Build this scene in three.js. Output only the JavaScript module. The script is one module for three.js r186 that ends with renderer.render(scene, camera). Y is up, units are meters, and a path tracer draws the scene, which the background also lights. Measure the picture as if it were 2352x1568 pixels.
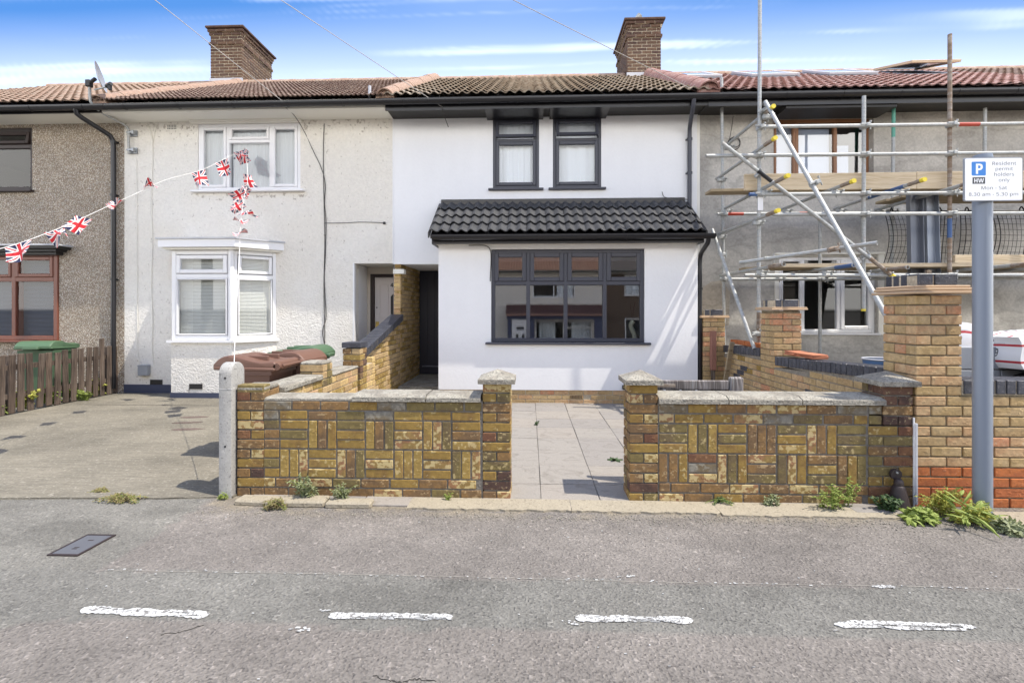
import * as THREE from 'three';
import { mergeGeometries, toCreasedNormals } from 'three/addons/utils/BufferGeometryUtils.js';
import { FontLoader } from 'three/addons/loaders/FontLoader.js';
import { TextGeometry } from 'three/addons/geometries/TextGeometry.js';

// ---------------------------------------------------------------- camera, sky, sun, exposure
const scene = new THREE.Scene();
const EXPOSURE = 2.0;
const renderer = new THREE.WebGLRenderer({ antialias: true });
renderer.setSize(1024, 682);
renderer.toneMapping = THREE.LinearToneMapping;
renderer.toneMappingExposure = EXPOSURE;
renderer.shadowMap.enabled = true;
renderer.outputColorSpace = THREE.SRGBColorSpace;
const camera = new THREE.PerspectiveCamera(2 * Math.atan(784 / 1080) * 180 / Math.PI, 1024 / 682, 0.05, 900);
camera.position.set(0, 1.46, 0);
camera.rotation.y = Math.atan(41 / 1080);
camera.setViewOffset(2352, 1568, 0, 73, 2352, 1568);          // shift lens: the horizon lies a little above the middle
camera.updateProjectionMatrix();

// deterministic random numbers and lattice noise
function rngOf(seed) { let a = seed >>> 0; return () => { a = (a + 0x6D2B79F5) | 0; let t = Math.imul(a ^ (a >>> 15), 1 | a); t = (t + Math.imul(t ^ (t >>> 7), 61 | t)) ^ t; return ((t ^ (t >>> 14)) >>> 0) / 4294967296; }; }
const R = rngOf(77);
const rr = (a, b) => a + (b - a) * R();
const pick = l => l[Math.floor(R() * l.length) % l.length];
const clamp = (v, a = 0, b = 1) => v < a ? a : v > b ? b : v;
const lerp = (a, b, t) => a + (b - a) * t;
const smooth = (a, b, v) => { const t = clamp((v - a) / (b - a)); return t * t * (3 - 2 * t); };
const mix3 = (a, b, t) => [lerp(a[0], b[0], t), lerp(a[1], b[1], t), lerp(a[2], b[2], t)];
function hsh(x, y, s) { let h = Math.imul(x, 374761393) ^ Math.imul(y, 668265263) ^ Math.imul(s, 1442695041); h = Math.imul(h ^ (h >>> 13), 1274126177); return ((h ^ (h >>> 16)) >>> 0) / 4294967296; }
function vn(x, y, px, py, s) {
  const x0 = Math.floor(x), y0 = Math.floor(y), fx = x - x0, fy = y - y0, ux = fx * fx * (3 - 2 * fx), uy = fy * fy * (3 - 2 * fy);
  const a = ((x0 % px) + px) % px, b = (a + 1) % px, c = ((y0 % py) + py) % py, d = (c + 1) % py;
  return lerp(lerp(hsh(a, c, s), hsh(b, c, s), ux), lerp(hsh(a, d, s), hsh(b, d, s), ux), uy);
}
function fbm(u, v, fx, fy, oct, s) { let t = 0, a = 0.5, n = 0; for (let o = 0; o < oct; o++) { t += a * vn(u * fx, v * fy, fx, fy, s + o * 17); n += a; a *= 0.5; fx *= 2; fy *= 2; } return t / n; }

// the sky: blue air, a thin white cirrus sheet that thickens away from the zenith along the street's cross direction, with streaks
{
  const W = 2048, H = 1024, d = new Float32Array(W * H * 4);
  for (let j = 0; j < H; j++) {
    const el = (j + 0.5) / H * Math.PI - Math.PI / 2, sy = Math.sin(el), cy = Math.cos(el);
    for (let i = 0; i < W; i++) {
      const az = ((i + 0.5) / W - 0.5) * 2 * Math.PI, x = cy * Math.cos(az), z = cy * Math.sin(az);
      const up = Math.max(sy, 0.05);
      let c = mix3([0.115, 0.35, 0.89], [0.06, 0.22, 0.70], smooth(0.45, 1, sy));
      const kx = x / up, kz = Math.abs(z) / up;                     // where the ray meets the cirrus sheet
      const warp = fbm(((az / Math.PI) + 1) / 2, clamp(sy), 7, 9, 4, 3) - 0.5;
      const kv = kz + warp * 0.10; let veil = 0.185 * clamp((kv - 1.49) / 0.55) + 0.76 * smooth(2.03, 2.8, kv);
      veil = Math.max(veil, smooth(0.36, 0.10, sy) * 0.95);
      const st = fbm(0.5 + kx * 0.014 + 0.02 * warp, 0.5 + kz * 0.20 + kx * 0.003, 40, 80, 5, 9);
      const st2 = fbm(0.5 + kx * 0.03, 0.5 + kz * 0.09, 30, 24, 4, 21);
      let streak = smooth(0.56, 0.76, st) * smooth(0.38, 0.60, st2) * 0.12;
      const w = 1 - (1 - veil) * (1 - streak * smooth(5, 3, Math.hypot(kx, kz)));
      const high = smooth(0.5, 0.72, sy) * smooth(0.34, 0.62, st2) * 0.30;                 // high thin cloud overhead
      c = mix3(c, [4.35, 4.25, 4.08], 1 - (1 - w) * (1 - high));
      if (sy < 0) c = [0.35, 0.34, 0.33];
      const o = (j * W + i) * 4; d[o] = c[0] / EXPOSURE; d[o + 1] = c[1] / EXPOSURE; d[o + 2] = c[2] / EXPOSURE; d[o + 3] = 1;
    }
  }
  const t = new THREE.DataTexture(d, W, H, THREE.RGBAFormat, THREE.FloatType);
  t.mapping = THREE.EquirectangularReflectionMapping; t.magFilter = t.minFilter = THREE.LinearFilter; t.colorSpace = THREE.LinearSRGBColorSpace; t.needsUpdate = true;
  scene.background = t; scene.environment = t;
}
const sun = new THREE.DirectionalLight(new THREE.Color().setRGB(1, 0.93, 0.82), 2.9);
sun.position.set(0.524 * 40, 1.07 * 40, 0.187 * 40 - 5); sun.target.position.set(0, 0, -5);
sun.castShadow = true; sun.shadow.mapSize.set(4096, 4096);
Object.assign(sun.shadow.camera, { left: -20, right: 20, top: 20, bottom: -20, near: 1, far: 120 });
scene.add(sun, sun.target);

// ---------------------------------------------------------------- textures and materials
const toS = v => { v = clamp(v); return Math.round(255 * (v <= 0.0031308 ? v * 12.92 : 1.055 * Math.pow(v, 1 / 2.4) - 0.055)); };
const V2 = (x, y) => new THREE.Vector2(x, y);
// fn(u, v) -> [r, g, b, height] in linear colour; the texture covers mw x mh metres
function surface(n, mw, mh, fn, o = {}) {
  const m = o.rows || n, c = new Uint8Array(n * m * 4), h = new Uint8Array(n * m * 4);
  for (let j = 0; j < m; j++) for (let i = 0; i < n; i++) {
    const p = fn((i + 0.5) / n, (j + 0.5) / m), k = (j * n + i) * 4;
    c[k] = toS(p[0]); c[k + 1] = toS(p[1]); c[k + 2] = toS(p[2]); c[k + 3] = 255;
    h[k] = h[k + 1] = h[k + 2] = Math.round(255 * clamp(p[3] === undefined ? 0.5 : p[3])); h[k + 3] = 255;
  }
  const mk = (a, cs) => { const t = new THREE.DataTexture(a, n, m); t.wrapS = t.wrapT = THREE.RepeatWrapping; t.magFilter = THREE.LinearFilter; t.minFilter = THREE.LinearMipmapLinearFilter; t.generateMipmaps = true; t.colorSpace = cs; t.repeat.set(1 / mw, 1 / mh); t.needsUpdate = true; return t; };
  return { map: mk(c, THREE.SRGBColorSpace), bump: o.flat ? null : mk(h, THREE.NoColorSpace) };
}
function mat(s, o = {}) {
  const { bump, rgb, ...rest } = o;
  const m = new THREE.MeshPhysicalMaterial({ roughness: 0.85, ...rest });
  if (rgb) m.color.setRGB(...rgb);
  if (s) { m.map = s.map; if (s.bump && bump) { m.bumpMap = s.bump; m.bumpScale = bump; } }
  return m;
}
const plain = (r, g, b, rough = 0.6, o = {}) => mat(null, { rgb: [r, g, b], roughness: rough, ...o });

// brick faces: burnt and weathered clay with chips and old paint flakes
function brickTex(base, alt, flake, amount, seed, fine = 1) {
  return surface(256, 0.45, 0.45, (u, v) => {
    const a = fbm(u, v, 4, 5, 4, seed), b = fbm(u, v, 24, 24, 3, seed + 5), f = fbm(u, v, 17, 20, 4, seed + 9) * 0.75 + 0.25 * fbm(u, v, 3, 4, 3, seed + 2), sp = vn(u * 90, v * 90, 90, 90, seed + 3);
    let c = mix3(base, alt, smooth(0.38, 0.66, a));
    const k = 0.74 + 0.5 * b * fine; c = c.map(q => q * k);
    if (sp > 0.93) c = mix3(c, [0.12, 0.09, 0.06], 0.55); else if (sp < 0.05) c = mix3(c, [0.62, 0.55, 0.40], 0.5);
    const fl = smooth(1.0 - amount, 1.0 - amount + 0.06, f + 0.10 * (b - 0.5));
    c = mix3(c, flake, fl * 0.65);
    return [...c, 0.35 + 0.35 * b + 0.35 * fl - (sp > 0.93 ? 0.25 : 0)];
  });
}
let brickBump = null;
const bm = (s, o) => mat({ map: s.map, bump: brickBump = brickBump || s.bump }, { roughness: 0.92, bump: 0.005, ...o });
const FLK = [0.52, 0.415, 0.20];
const MB = {
  ochre: bm(brickTex([0.286, 0.184, 0.047], [0.217, 0.129, 0.041], FLK, 0.36, 11)),
  gold: bm(brickTex([0.330, 0.223, 0.063], [0.261, 0.164, 0.052], [0.605, 0.479, 0.238], 0.40, 23)),
  flaked: bm(brickTex([0.286, 0.189, 0.063], [0.296, 0.154, 0.074], [0.623, 0.515, 0.262], 0.52, 31)),
  brown: bm(brickTex([0.174, 0.107, 0.052], [0.236, 0.137, 0.052], [0.490, 0.355, 0.190], 0.37, 43)),
  olive: bm(brickTex([0.187, 0.142, 0.052], [0.148, 0.107, 0.052], FLK, 0.35, 57)),
  red: bm(brickTex([0.148, 0.065, 0.036], [0.192, 0.094, 0.044], [0.392, 0.223, 0.117], 0.36, 61)),
  dark: bm(brickTex([0.075, 0.043, 0.033], [0.131, 0.068, 0.044], [0.366, 0.291, 0.162], 0.34, 71)),
  grey: bm(brickTex([0.217, 0.202, 0.165], [0.174, 0.133, 0.077], [0.314, 0.291, 0.234], 0.42, 83)),
  tan: bm(brickTex([0.46, 0.33, 0.17], [0.40, 0.27, 0.13], [0.55, 0.42, 0.26], 0.30, 91)),
  buff: bm(brickTex([0.54, 0.37, 0.20], [0.47, 0.29, 0.15], [0.60, 0.46, 0.30], 0.30, 97)),
  sandy: bm(brickTex([0.43, 0.30, 0.14], [0.50, 0.36, 0.19], [0.50, 0.40, 0.24], 0.30, 101)),
  salmon: bm(brickTex([0.52, 0.25, 0.13], [0.46, 0.30, 0.17], [0.56, 0.42, 0.28], 0.32, 103)),
  orange: bm(brickTex([0.47, 0.15, 0.045], [0.42, 0.13, 0.045], [0.5, 0.22, 0.12], 0.28, 107)),
  lemon: bm(brickTex([0.60, 0.44, 0.19], [0.52, 0.36, 0.16], [0.64, 0.52, 0.34], 0.32, 109)),
  blue: bm(brickTex([0.060, 0.064, 0.082], [0.044, 0.047, 0.060], [0.10, 0.10, 0.115], 0.34, 113, 0.7), { roughness: 0.42 }),
  stackA: bm(brickTex([0.095, 0.053, 0.034], [0.125, 0.072, 0.043], [0.20, 0.13, 0.08], 0.3, 127)),
  stackB: bm(brickTex([0.066, 0.036, 0.027], [0.092, 0.052, 0.036], [0.16, 0.10, 0.06], 0.3, 131)),
};
const MORT = {};
for (const [k, c] of Object.entries({ dark: [0.225, 0.205, 0.175], light: [0.58, 0.50, 0.37], grey: [0.30, 0.27, 0.22], umber: [0.27, 0.23, 0.155] }))
  MORT[k] = mat(surface(256, 0.5, 0.5, (u, v) => { const a = fbm(u, v, 30, 30, 4, 3), b = fbm(u, v, 5, 5, 3, 8), q = (0.55 + 0.5 * a) * (0.75 + 0.5 * b); return [c[0] * q, c[1] * q, c[2] * q, a]; }), { bump: 0.006, roughness: 1 });

const T = {};
T.white = surface(512, 2.4, 2.4, (u, v) => { const a = fbm(u, v, 90, 90, 3, 2), b = fbm(u, v, 5, 5, 4, 6); const e = fbm(u, v, 26, 4, 4, 13); const k = 0.785 + 0.05 * b + 0.025 * a + 0.022 * e; return [k * 0.988, k * 0.992, k, a]; });
T.spatter = surface(512, 0.75, 0.75, (u, v) => { const a = fbm(u, v, 34, 44, 3, 12), b = fbm(u, v, 14, 18, 3, 15); return [0, 0, 0, smooth(0.25, 0.8, 0.65 * a + 0.35 * b)]; });
T.cream = surface(1024, 4.8, 4.8, (u, v) => {        // painted render with soot and mould specks under the eaves and sills
  const y = v * 4.8, x = u * 4.8, g = fbm(u, v, 160, 160, 3, 5), big = fbm(u, v, 6, 6, 4, 7), m = fbm(u, v, 120, 100, 4, 19);
  let c = mix3([0.77, 0.735, 0.665], [0.80, 0.775, 0.72], smooth(0.3, 0.7, big)); const k = 0.92 + 0.13 * g; c = c.map(q => q * k);
  const mould = Math.max(smooth(0.50, 0.0, 4.78 - y) * 1.0, smooth(0.14, 0, Math.abs(y - 3.42)) * (x > 1.2 && x < 3.3 ? 0.8 : 0), smooth(0.30, 0, y - 0.12) * 0.5);
  if (m + 0.20 * mould > 0.76) c = mix3(c, [0.24, 0.20, 0.15], clamp((m + 0.20 * mould - 0.76) * 8) * 0.6);
  const rust = smooth(0.3, 0, Math.abs(x - 1.04)) * smooth(0.9, 2.3, y) * smooth(2.5, 2.3, y) * smooth(0.45, 0.7, fbm(u, v, 60, 8, 3, 29));
  c = mix3(c, [0.52, 0.33, 0.17], rust * 0.6);
  return c;
}, { flat: true });
T.pebble = surface(1024, 1.0, 1.0, (u, v) => {
  let best = 9, id = 0; const n = 46, x = u * n, y = v * n, x0 = Math.floor(x), y0 = Math.floor(y);
  for (let a = -1; a < 2; a++) for (let b = -1; b < 2; b++) { const ix = (x0 + a + n) % n, iy = (y0 + b + n) % n, dx = x0 + a + hsh(ix, iy, 4) - x, dy = y0 + b + hsh(ix, iy, 5) - y, q = dx * dx + dy * dy; if (q < best) { best = q; id = hsh(ix, iy, 6); } }
  const s = smooth(0.55, 0.1, Math.sqrt(best)), c = id < 0.25 ? [0.44, 0.36, 0.275] : id < 0.5 ? [0.78, 0.69, 0.57] : id < 0.8 ? [0.64, 0.55, 0.44] : [0.86, 0.80, 0.71];
  const b = fbm(u, v, 4, 4, 3, 33) * 0.35 + 0.85; return [...mix3([0.25, 0.20, 0.15], c, 0.15 + 0.85 * s).map(q => q * b), s];
});
T.cement = surface(1024, 5.2, 5.2, (u, v) => {      // trowelled cement render, patchy, with tide marks
  const a = fbm(u, v, 8, 8, 5, 41), g = fbm(u, v, 220, 220, 2, 44), s = fbm(u, v, 6, 14, 5, 47), k = 0.80 + 0.30 * g;
  let c = mix3([0.39, 0.37, 0.335], [0.55, 0.525, 0.475], smooth(0.30, 0.68, a));
  const band = smooth(0.045, 0.0, Math.abs(s - 0.5)); c = mix3(c, [0.16, 0.15, 0.135], band * 0.25);
  c = mix3(c, [0.46, 0.44, 0.40], smooth(0.68, 0.80, fbm(u, v, 12, 9, 5, 52)) * 0.5);
  return [...c.map(q => q * k), 0.5 * g + 0.5 * fbm(u, v, 40, 40, 3, 55)];
});
T.asphalt = surface(1024, 1.3, 1.3, (u, v) => {
  const a = fbm(u, v, 150, 150, 2, 61), b = vn(u * 110, v * 110, 110, 110, 63), c2 = fbm(u, v, 9, 9, 4, 65), e = vn(u * 170, v * 170, 170, 170, 68);
  let k = 0.136 * (0.56 + 0.62 * a + 0.32 * c2); let c = [k, k * 0.965, k * 0.885];
  if (b > 0.80) c = mix3(c, [0.30, 0.285, 0.265], (b - 0.80) * 3.2); if (e < 0.20) c = mix3(c, [0.045, 0.042, 0.042], (0.20 - e) * 4);
  return [...c, 0.55 * a + 0.5 * b - (e < 0.2 ? 0.25 : 0)];
});
T.brushed = surface(1024, 2.2, 2.2, (u, v) => {     // tamped concrete: cross ridges, pitted
  const a = fbm(u, v, 12, 150, 3, 71), g = fbm(u, v, 170, 170, 2, 73), b = fbm(u, v, 5, 5, 4, 75), p = vn(u * 120, v * 200, 120, 200, 77);
  const k = (0.56 + 0.42 * a + 0.30 * g) * (0.70 + 0.55 * b); let c = [0.21 * k, 0.19 * k, 0.148 * k];
  if (p > 0.86) c = mix3(c, [0.42, 0.39, 0.33], 0.5); if (p < 0.10) c = mix3(c, [0.09, 0.08, 0.065], 0.5);
  return [...c, 0.7 * a + 0.3 * g];
});
T.paving = surface(1024, 1.35, 1.35, (u, v) => {    // riven concrete flags
  const w = fbm(u, v, 4, 4, 3, 81) * 0.35, a = fbm(u + w, v + w * 0.6, 9, 12, 5, 83), g = fbm(u, v, 190, 190, 2, 86), rd = Math.abs(a - 0.5) * 2, k = 0.86 + 0.2 * g;
  let c = mix3([0.30, 0.278, 0.25], [0.215, 0.195, 0.172], smooth(0.05, 0.0, Math.abs(fbm(u + w, v, 8, 10, 4, 89) - 0.5)) * 0.55 + 0.35 * smooth(0.6, 0.75, a));
  return [...c.map(q => q * k), clamp(1 - rd * 1.3) * 0.7 + 0.2 * g];
});
T.concrete = surface(512, 0.9, 0.9, (u, v) => { const a = fbm(u, v, 100, 100, 3, 91), b = fbm(u, v, 6, 6, 4, 93), s = vn(u * 75, v * 75, 75, 75, 95); let k = 0.75 + 0.25 * a + 0.25 * b; let c = [0.37 * k, 0.355 * k, 0.32 * k]; if (s > 0.84) c = mix3(c, [0.17, 0.16, 0.14], 0.6); if (s < 0.1) c = mix3(c, [0.55, 0.53, 0.48], 0.5); return [...c, a * 0.7 + 0.3 * s]; });
T.lichen = surface(512, 0.7, 0.7, (u, v) => { const a = fbm(u, v, 60, 60, 3, 96), b = fbm(u, v, 8, 8, 4, 98), s = fbm(u, v, 70, 70, 3, 99); let c = mix3([0.275, 0.25, 0.205], [0.385, 0.36, 0.30], smooth(0.35, 0.65, b)); c = mix3(c, [0.13, 0.125, 0.11], smooth(0.48, 0.70, s * 0.7 + 0.3 * a) * 0.7); return [...c.map(q => q * (0.8 + 0.35 * a)), a]; });
T.wood = surface(512, 1.2, 0.30, (u, v) => { const w = fbm(u, v, 3, 6, 3, 105) * 0.18, g = fbm(u * 0.999, v + w, 4, 60, 4, 107), k = vn(u * 5, v * 4, 5, 4, 109); let c = mix3([0.66, 0.54, 0.37], [0.52, 0.40, 0.25], smooth(0.4, 0.75, g)); if (k > 0.93) c = mix3(c, [0.22, 0.12, 0.05], 0.6); return [...c, g]; });
T.oldwood = surface(512, 0.30, 1.2, (u, v) => { const w = fbm(u, v, 6, 3, 3, 111) * 0.2, g = fbm(u + w, v, 60, 4, 4, 113), b = fbm(u, v, 5, 4, 4, 115); let c = mix3([0.055, 0.038, 0.028], [0.15, 0.11, 0.085], smooth(0.35, 0.7, g * 0.6 + b * 0.4)); c = mix3(c, [0.27, 0.23, 0.185], smooth(0.60, 0.8, fbm(u, v, 26, 5, 4, 118)) * 0.55); return [...c, g]; });
T.galv = surface(256, 0.5, 0.5, (u, v) => { const a = fbm(u, v, 8, 30, 4, 121), b = fbm(u, v, 40, 40, 3, 123); const k = 0.24 + 0.26 * a + 0.16 * b; let c = [0.97 * k, 1.0 * k, 1.0 * k]; if (a > 0.66) c = mix3(c, [0.30, 0.21, 0.14], 0.35); return [...c, b]; });
T.rusty = surface(256, 0.5, 0.5, (u, v) => { const a = fbm(u, v, 6, 20, 4, 125), b = fbm(u, v, 40, 40, 3, 127); let c = mix3([0.24, 0.17, 0.115], [0.34, 0.29, 0.24], smooth(0.35, 0.7, a)); return [...c.map(q => q * (0.7 + 0.5 * b)), b]; });
function tileTex(a, b, moss, seed) { return surface(256, 0.9, 0.9, (u, v) => { const q = fbm(u, v, 6, 6, 4, seed), g = fbm(u, v, 60, 60, 3, seed + 3), s = fbm(u, v, 14, 14, 4, seed + 6); let c = mix3(a, b, smooth(0.35, 0.65, q)); c = mix3(c, moss, smooth(0.56, 0.68, s) * 0.75); return [...c.map(x => x * (0.75 + 0.45 * g)), g]; }); }
let tileBump = null;
const tm = (s, o) => mat({ map: s.map, bump: tileBump = tileBump || s.bump }, { roughness: 0.9, bump: 0.003, ...o });
const MT = {
  peach: [tm(tileTex([0.29, 0.195, 0.14], [0.25, 0.17, 0.125], [0.35, 0.265, 0.205], 141)), tm(tileTex([0.25, 0.17, 0.12], [0.29, 0.205, 0.15], [0.32, 0.25, 0.195], 143))],
  brown: [tm(tileTex([0.14, 0.085, 0.065], [0.18, 0.12, 0.092], [0.33, 0.26, 0.205], 145)), tm(tileTex([0.12, 0.073, 0.056], [0.155, 0.10, 0.078], [0.28, 0.22, 0.175], 147))],
  beige: [tm(tileTex([0.36, 0.295, 0.23], [0.42, 0.35, 0.275], [0.17, 0.125, 0.085], 149)), tm(tileTex([0.28, 0.22, 0.165], [0.43, 0.37, 0.295], [0.48, 0.43, 0.355], 151))],
  rose: [tm(tileTex([0.30, 0.165, 0.14], [0.25, 0.14, 0.12], [0.44, 0.32, 0.285], 153)), tm(tileTex([0.26, 0.14, 0.12], [0.33, 0.195, 0.17], [0.40, 0.285, 0.255], 155))],
  slate: [tm(tileTex([0.050, 0.051, 0.056], [0.042, 0.043, 0.047], [0.064, 0.065, 0.070], 157), { roughness: 0.62, bump: 0.0015 })],
  ridge: [tm(tileTex([0.34, 0.225, 0.165], [0.30, 0.20, 0.15], [0.40, 0.31, 0.24], 159))],
  newridge: [tm(tileTex([0.29, 0.155, 0.13], [0.26, 0.135, 0.115], [0.38, 0.27, 0.235], 161))],
  far: [tm(tileTex([0.30, 0.16, 0.10], [0.24, 0.12, 0.08], [0.36, 0.24, 0.17], 163))],
  fardark: [tm(tileTex([0.10, 0.085, 0.078], [0.13, 0.105, 0.095], [0.18, 0.155, 0.13], 165))],
};
const M = {
  white: mat(T.white, { bump: 0.0012, roughness: 0.9 }), pebble: mat(T.pebble, { bump: 0.012, roughness: 0.95 }), cement: mat(T.cement, { bump: 0.003, roughness: 0.95 }),
  cream: mat(T.cream, { roughness: 0.92 }), concrete: mat(T.concrete, { bump: 0.004, roughness: 0.95 }), lichen: mat(T.lichen, { bump: 0.008, roughness: 1 }),
  brushed: mat(T.brushed, { bump: 0.012, roughness: 0.97 }), paving: mat(T.paving, { bump: 0.006, roughness: 0.9 }), asphalt: mat(T.asphalt, { bump: 0.010, roughness: 0.96, vertexColors: true }),
  wood: mat(T.wood, { bump: 0.002, roughness: 0.8 }), deckwood: mat(T.wood, { bump: 0.002, roughness: 0.9, rgb: [0.55, 0.54, 0.51] }), oldwood: mat(T.oldwood, { bump: 0.005, roughness: 0.95 }), paintwood: mat(T.oldwood, { bump: 0.004, roughness: 0.85, rgb: [2.1, 2.6, 3.2] }),
  galv: mat(T.galv, { bump: 0.0008, roughness: 0.58, metalness: 0.3, rgb: [0.92, 0.92, 0.90] }), rusty: mat(T.rusty, { bump: 0.001, roughness: 0.7, metalness: 0.2 }), steel: plain(0.20, 0.215, 0.25, 0.45, { metalness: 0.4 }),
  upvc: plain(0.80, 0.80, 0.81, 0.28), soffit: plain(0.78, 0.76, 0.69, 0.5), anth: plain(0.052, 0.055, 0.072, 0.42), black: plain(0.014, 0.014, 0.017, 0.30), blackmatt: plain(0.022, 0.021, 0.021, 0.55), navy: plain(0.020, 0.021, 0.034, 0.45),
  redwood: mat(surface(256, 0.3, 0.3, (u, v) => { const g = fbm(u, v, 40, 4, 4, 171); const k = 0.7 + 0.5 * g; return [0.19 * k, 0.062 * k, 0.036 * k, g]; }), { bump: 0.001, roughness: 0.42 }), oak: plain(0.25, 0.115, 0.052, 0.45), darkframe: plain(0.030, 0.018, 0.016, 0.5),
  curtain: plain(0.82, 0.85, 0.90, 0.95, { transmission: 0.12, thickness: 0, side: THREE.DoubleSide }), net: plain(0.72, 0.75, 0.78, 0.95, { transmission: 0.3, thickness: 0, side: THREE.DoubleSide }),
  blind: plain(0.66, 0.66, 0.62, 0.6), room: plain(0.30, 0.28, 0.26, 0.9), bluepaint: plain(0.055, 0.065, 0.11, 0.55), doorwhite: plain(0.60, 0.55, 0.53, 0.5), brass: plain(0.62, 0.45, 0.14, 0.35, { metalness: 0.8 }),
  lead: plain(0.46, 0.47, 0.50, 0.5), binbrown: plain(0.16, 0.082, 0.056, 0.5), bingreen: plain(0.075, 0.14, 0.075, 0.5), yellow: plain(0.78, 0.62, 0.05, 0.5), cable: plain(0.04, 0.038, 0.036, 0.6), wire: plain(0.42, 0.40, 0.38, 0.6), cord: plain(0.80, 0.79, 0.76, 0.8),
  pole: plain(0.235, 0.27, 0.32, 0.38), iron: plain(0.035, 0.024, 0.024, 0.6), manhole: plain(0.135, 0.14, 0.155, 0.6, { metalness: 0.3 }), paint: mat(surface(256, 0.35, 0.35, (u, v) => { const a = fbm(u, v, 40, 40, 3, 201), b = fbm(u, v, 6, 6, 4, 203), k = smooth(0.56, 0.66, a * 0.7 + b * 0.3); const w = 0.50 + 0.1 * b; return [lerp(w, 0.2, k), lerp(w, 0.19, k), lerp(w * 0.97, 0.18, k), 1 - k]; }), { bump: 0.002, roughness: 0.8 }), plasticgrey: plain(0.30, 0.32, 0.35, 0.4), clay: plain(0.50, 0.19, 0.10, 0.8),
  creasing: plain(0.52, 0.365, 0.23, 0.85), redpaint: plain(0.42, 0.055, 0.03, 0.5), bluetape: plain(0.05, 0.11, 0.26, 0.55), greenpaint: plain(0.10, 0.33, 0.25, 0.5), blackbag: plain(0.012, 0.012, 0.013, 0.25), bucket: plain(0.07, 0.15, 0.30, 0.5), maroon: plain(0.105, 0.05, 0.045, 0.6), bracket: plain(0.34, 0.36, 0.38, 0.45, { metalness: 0.6 }),
};
M.cream.bumpMap = T.spatter.bump; M.cream.bumpScale = 0.0055;
const glass = (tint, ior) => { const m = new THREE.MeshPhysicalMaterial({ roughness: 0, transmission: 1, thickness: 0, ior }); m.color.setRGB(...tint); return m; };
M.glass = glass([0.93, 0.95, 0.95], 1.6); M.glassplain = glass([0.86, 0.89, 0.91], 1.5); M.glassdark = glass([0.80, 0.83, 0.86], 2.3);

// ---------------------------------------------------------------- geometry helpers
function uvBox(g, ou = 0, ov = 0) {                    // metre-sized texture coordinates from each face's direction
  if (g.index) g = g.toNonIndexed();
  if (!g.attributes.normal) g.computeVertexNormals();
  const p = g.attributes.position, n = g.attributes.normal, uv = new Float32Array(p.count * 2);
  const a = new THREE.Vector3(), b = new THREE.Vector3(), c = new THREE.Vector3();
  for (let i = 0; i < p.count; i += 3) {
    a.fromBufferAttribute(p, i); b.fromBufferAttribute(p, i + 1); c.fromBufferAttribute(p, i + 2);
    const f = b.clone().sub(a).cross(c.clone().sub(a)), x = Math.abs(f.x), y = Math.abs(f.y), z = Math.abs(f.z);
    for (let k = 0; k < 3; k++) { const q = [a, b, c][k]; const [s, t] = z >= x && z >= y ? [q.x, q.y] : x >= y ? [q.z, q.y] : [q.x, q.z]; uv[(i + k) * 2] = s + ou; uv[(i + k) * 2 + 1] = t + ov; }
  }
  g.setAttribute('uv', new THREE.BufferAttribute(uv, 2));
  return g;
}
function chamfer(w, h, d, c = 0.003) {                 // box with flat bevels, 44 triangles
  const X = w / 2, Y = h / 2, Z = d / 2, P = [];
  const quad = (a, b, e, f) => P.push(...a, ...b, ...e, ...a, ...e, ...f), tri = (a, b, e) => P.push(...a, ...b, ...e);
  const pt = (sx, sy, sz, ax) => [sx * (ax === 0 ? X : X - c), sy * (ax === 1 ? Y : Y - c), sz * (ax === 2 ? Z : Z - c)];
  const ccw = (l, n) => { const u = [0, 1, 2].map(i => l[1][i] - l[0][i]), v = [0, 1, 2].map(i => l[2][i] - l[0][i]), x = [u[1] * v[2] - u[2] * v[1], u[2] * v[0] - u[0] * v[2], u[0] * v[1] - u[1] * v[0]]; return x[0] * n[0] + x[1] * n[1] + x[2] * n[2] < 0 ? [...l].reverse() : l; };
  for (const s of [-1, 1]) {
    quad(...ccw([pt(s, -1, -1, 0), pt(s, 1, -1, 0), pt(s, 1, 1, 0), pt(s, -1, 1, 0)], [s, 0, 0]));
    quad(...ccw([pt(-1, s, -1, 1), pt(1, s, -1, 1), pt(1, s, 1, 1), pt(-1, s, 1, 1)], [0, s, 0]));
    quad(...ccw([pt(-1, -1, s, 2), pt(1, -1, s, 2), pt(1, 1, s, 2), pt(-1, 1, s, 2)], [0, 0, s]));
    for (const t of [-1, 1]) {
      quad(...ccw([pt(s, t, -1, 0), pt(s, t, 1, 0), pt(s, t, 1, 1), pt(s, t, -1, 1)], [s, t, 0]));
      quad(...ccw([pt(s, -1, t, 0), pt(s, 1, t, 0), pt(s, 1, t, 2), pt(s, -1, t, 2)], [s, 0, t]));
      quad(...ccw([pt(-1, s, t, 1), pt(1, s, t, 1), pt(1, s, t, 2), pt(-1, s, t, 2)], [0, s, t]));
      for (const r of [-1, 1]) tri(...ccw([pt(s, t, r, 0), pt(s, t, r, 1), pt(s, t, r, 2)], [s, t, r]));
    }
  }
  const g = new THREE.BufferGeometry(); g.setAttribute('position', new THREE.Float32BufferAttribute(P, 3)); g.computeVertexNormals();
  return g;
}
const at = (g, x, y, z) => g.translate(x, y, z);
const bx = (x0, x1, y0, y1, z0, z1, c = 0) => at(c ? chamfer(x1 - x0, y1 - y0, z1 - z0, c) : strip(new THREE.BoxGeometry(x1 - x0, y1 - y0, z1 - z0)), (x0 + x1) / 2, (y0 + y1) / 2, (z0 + z1) / 2);
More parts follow.
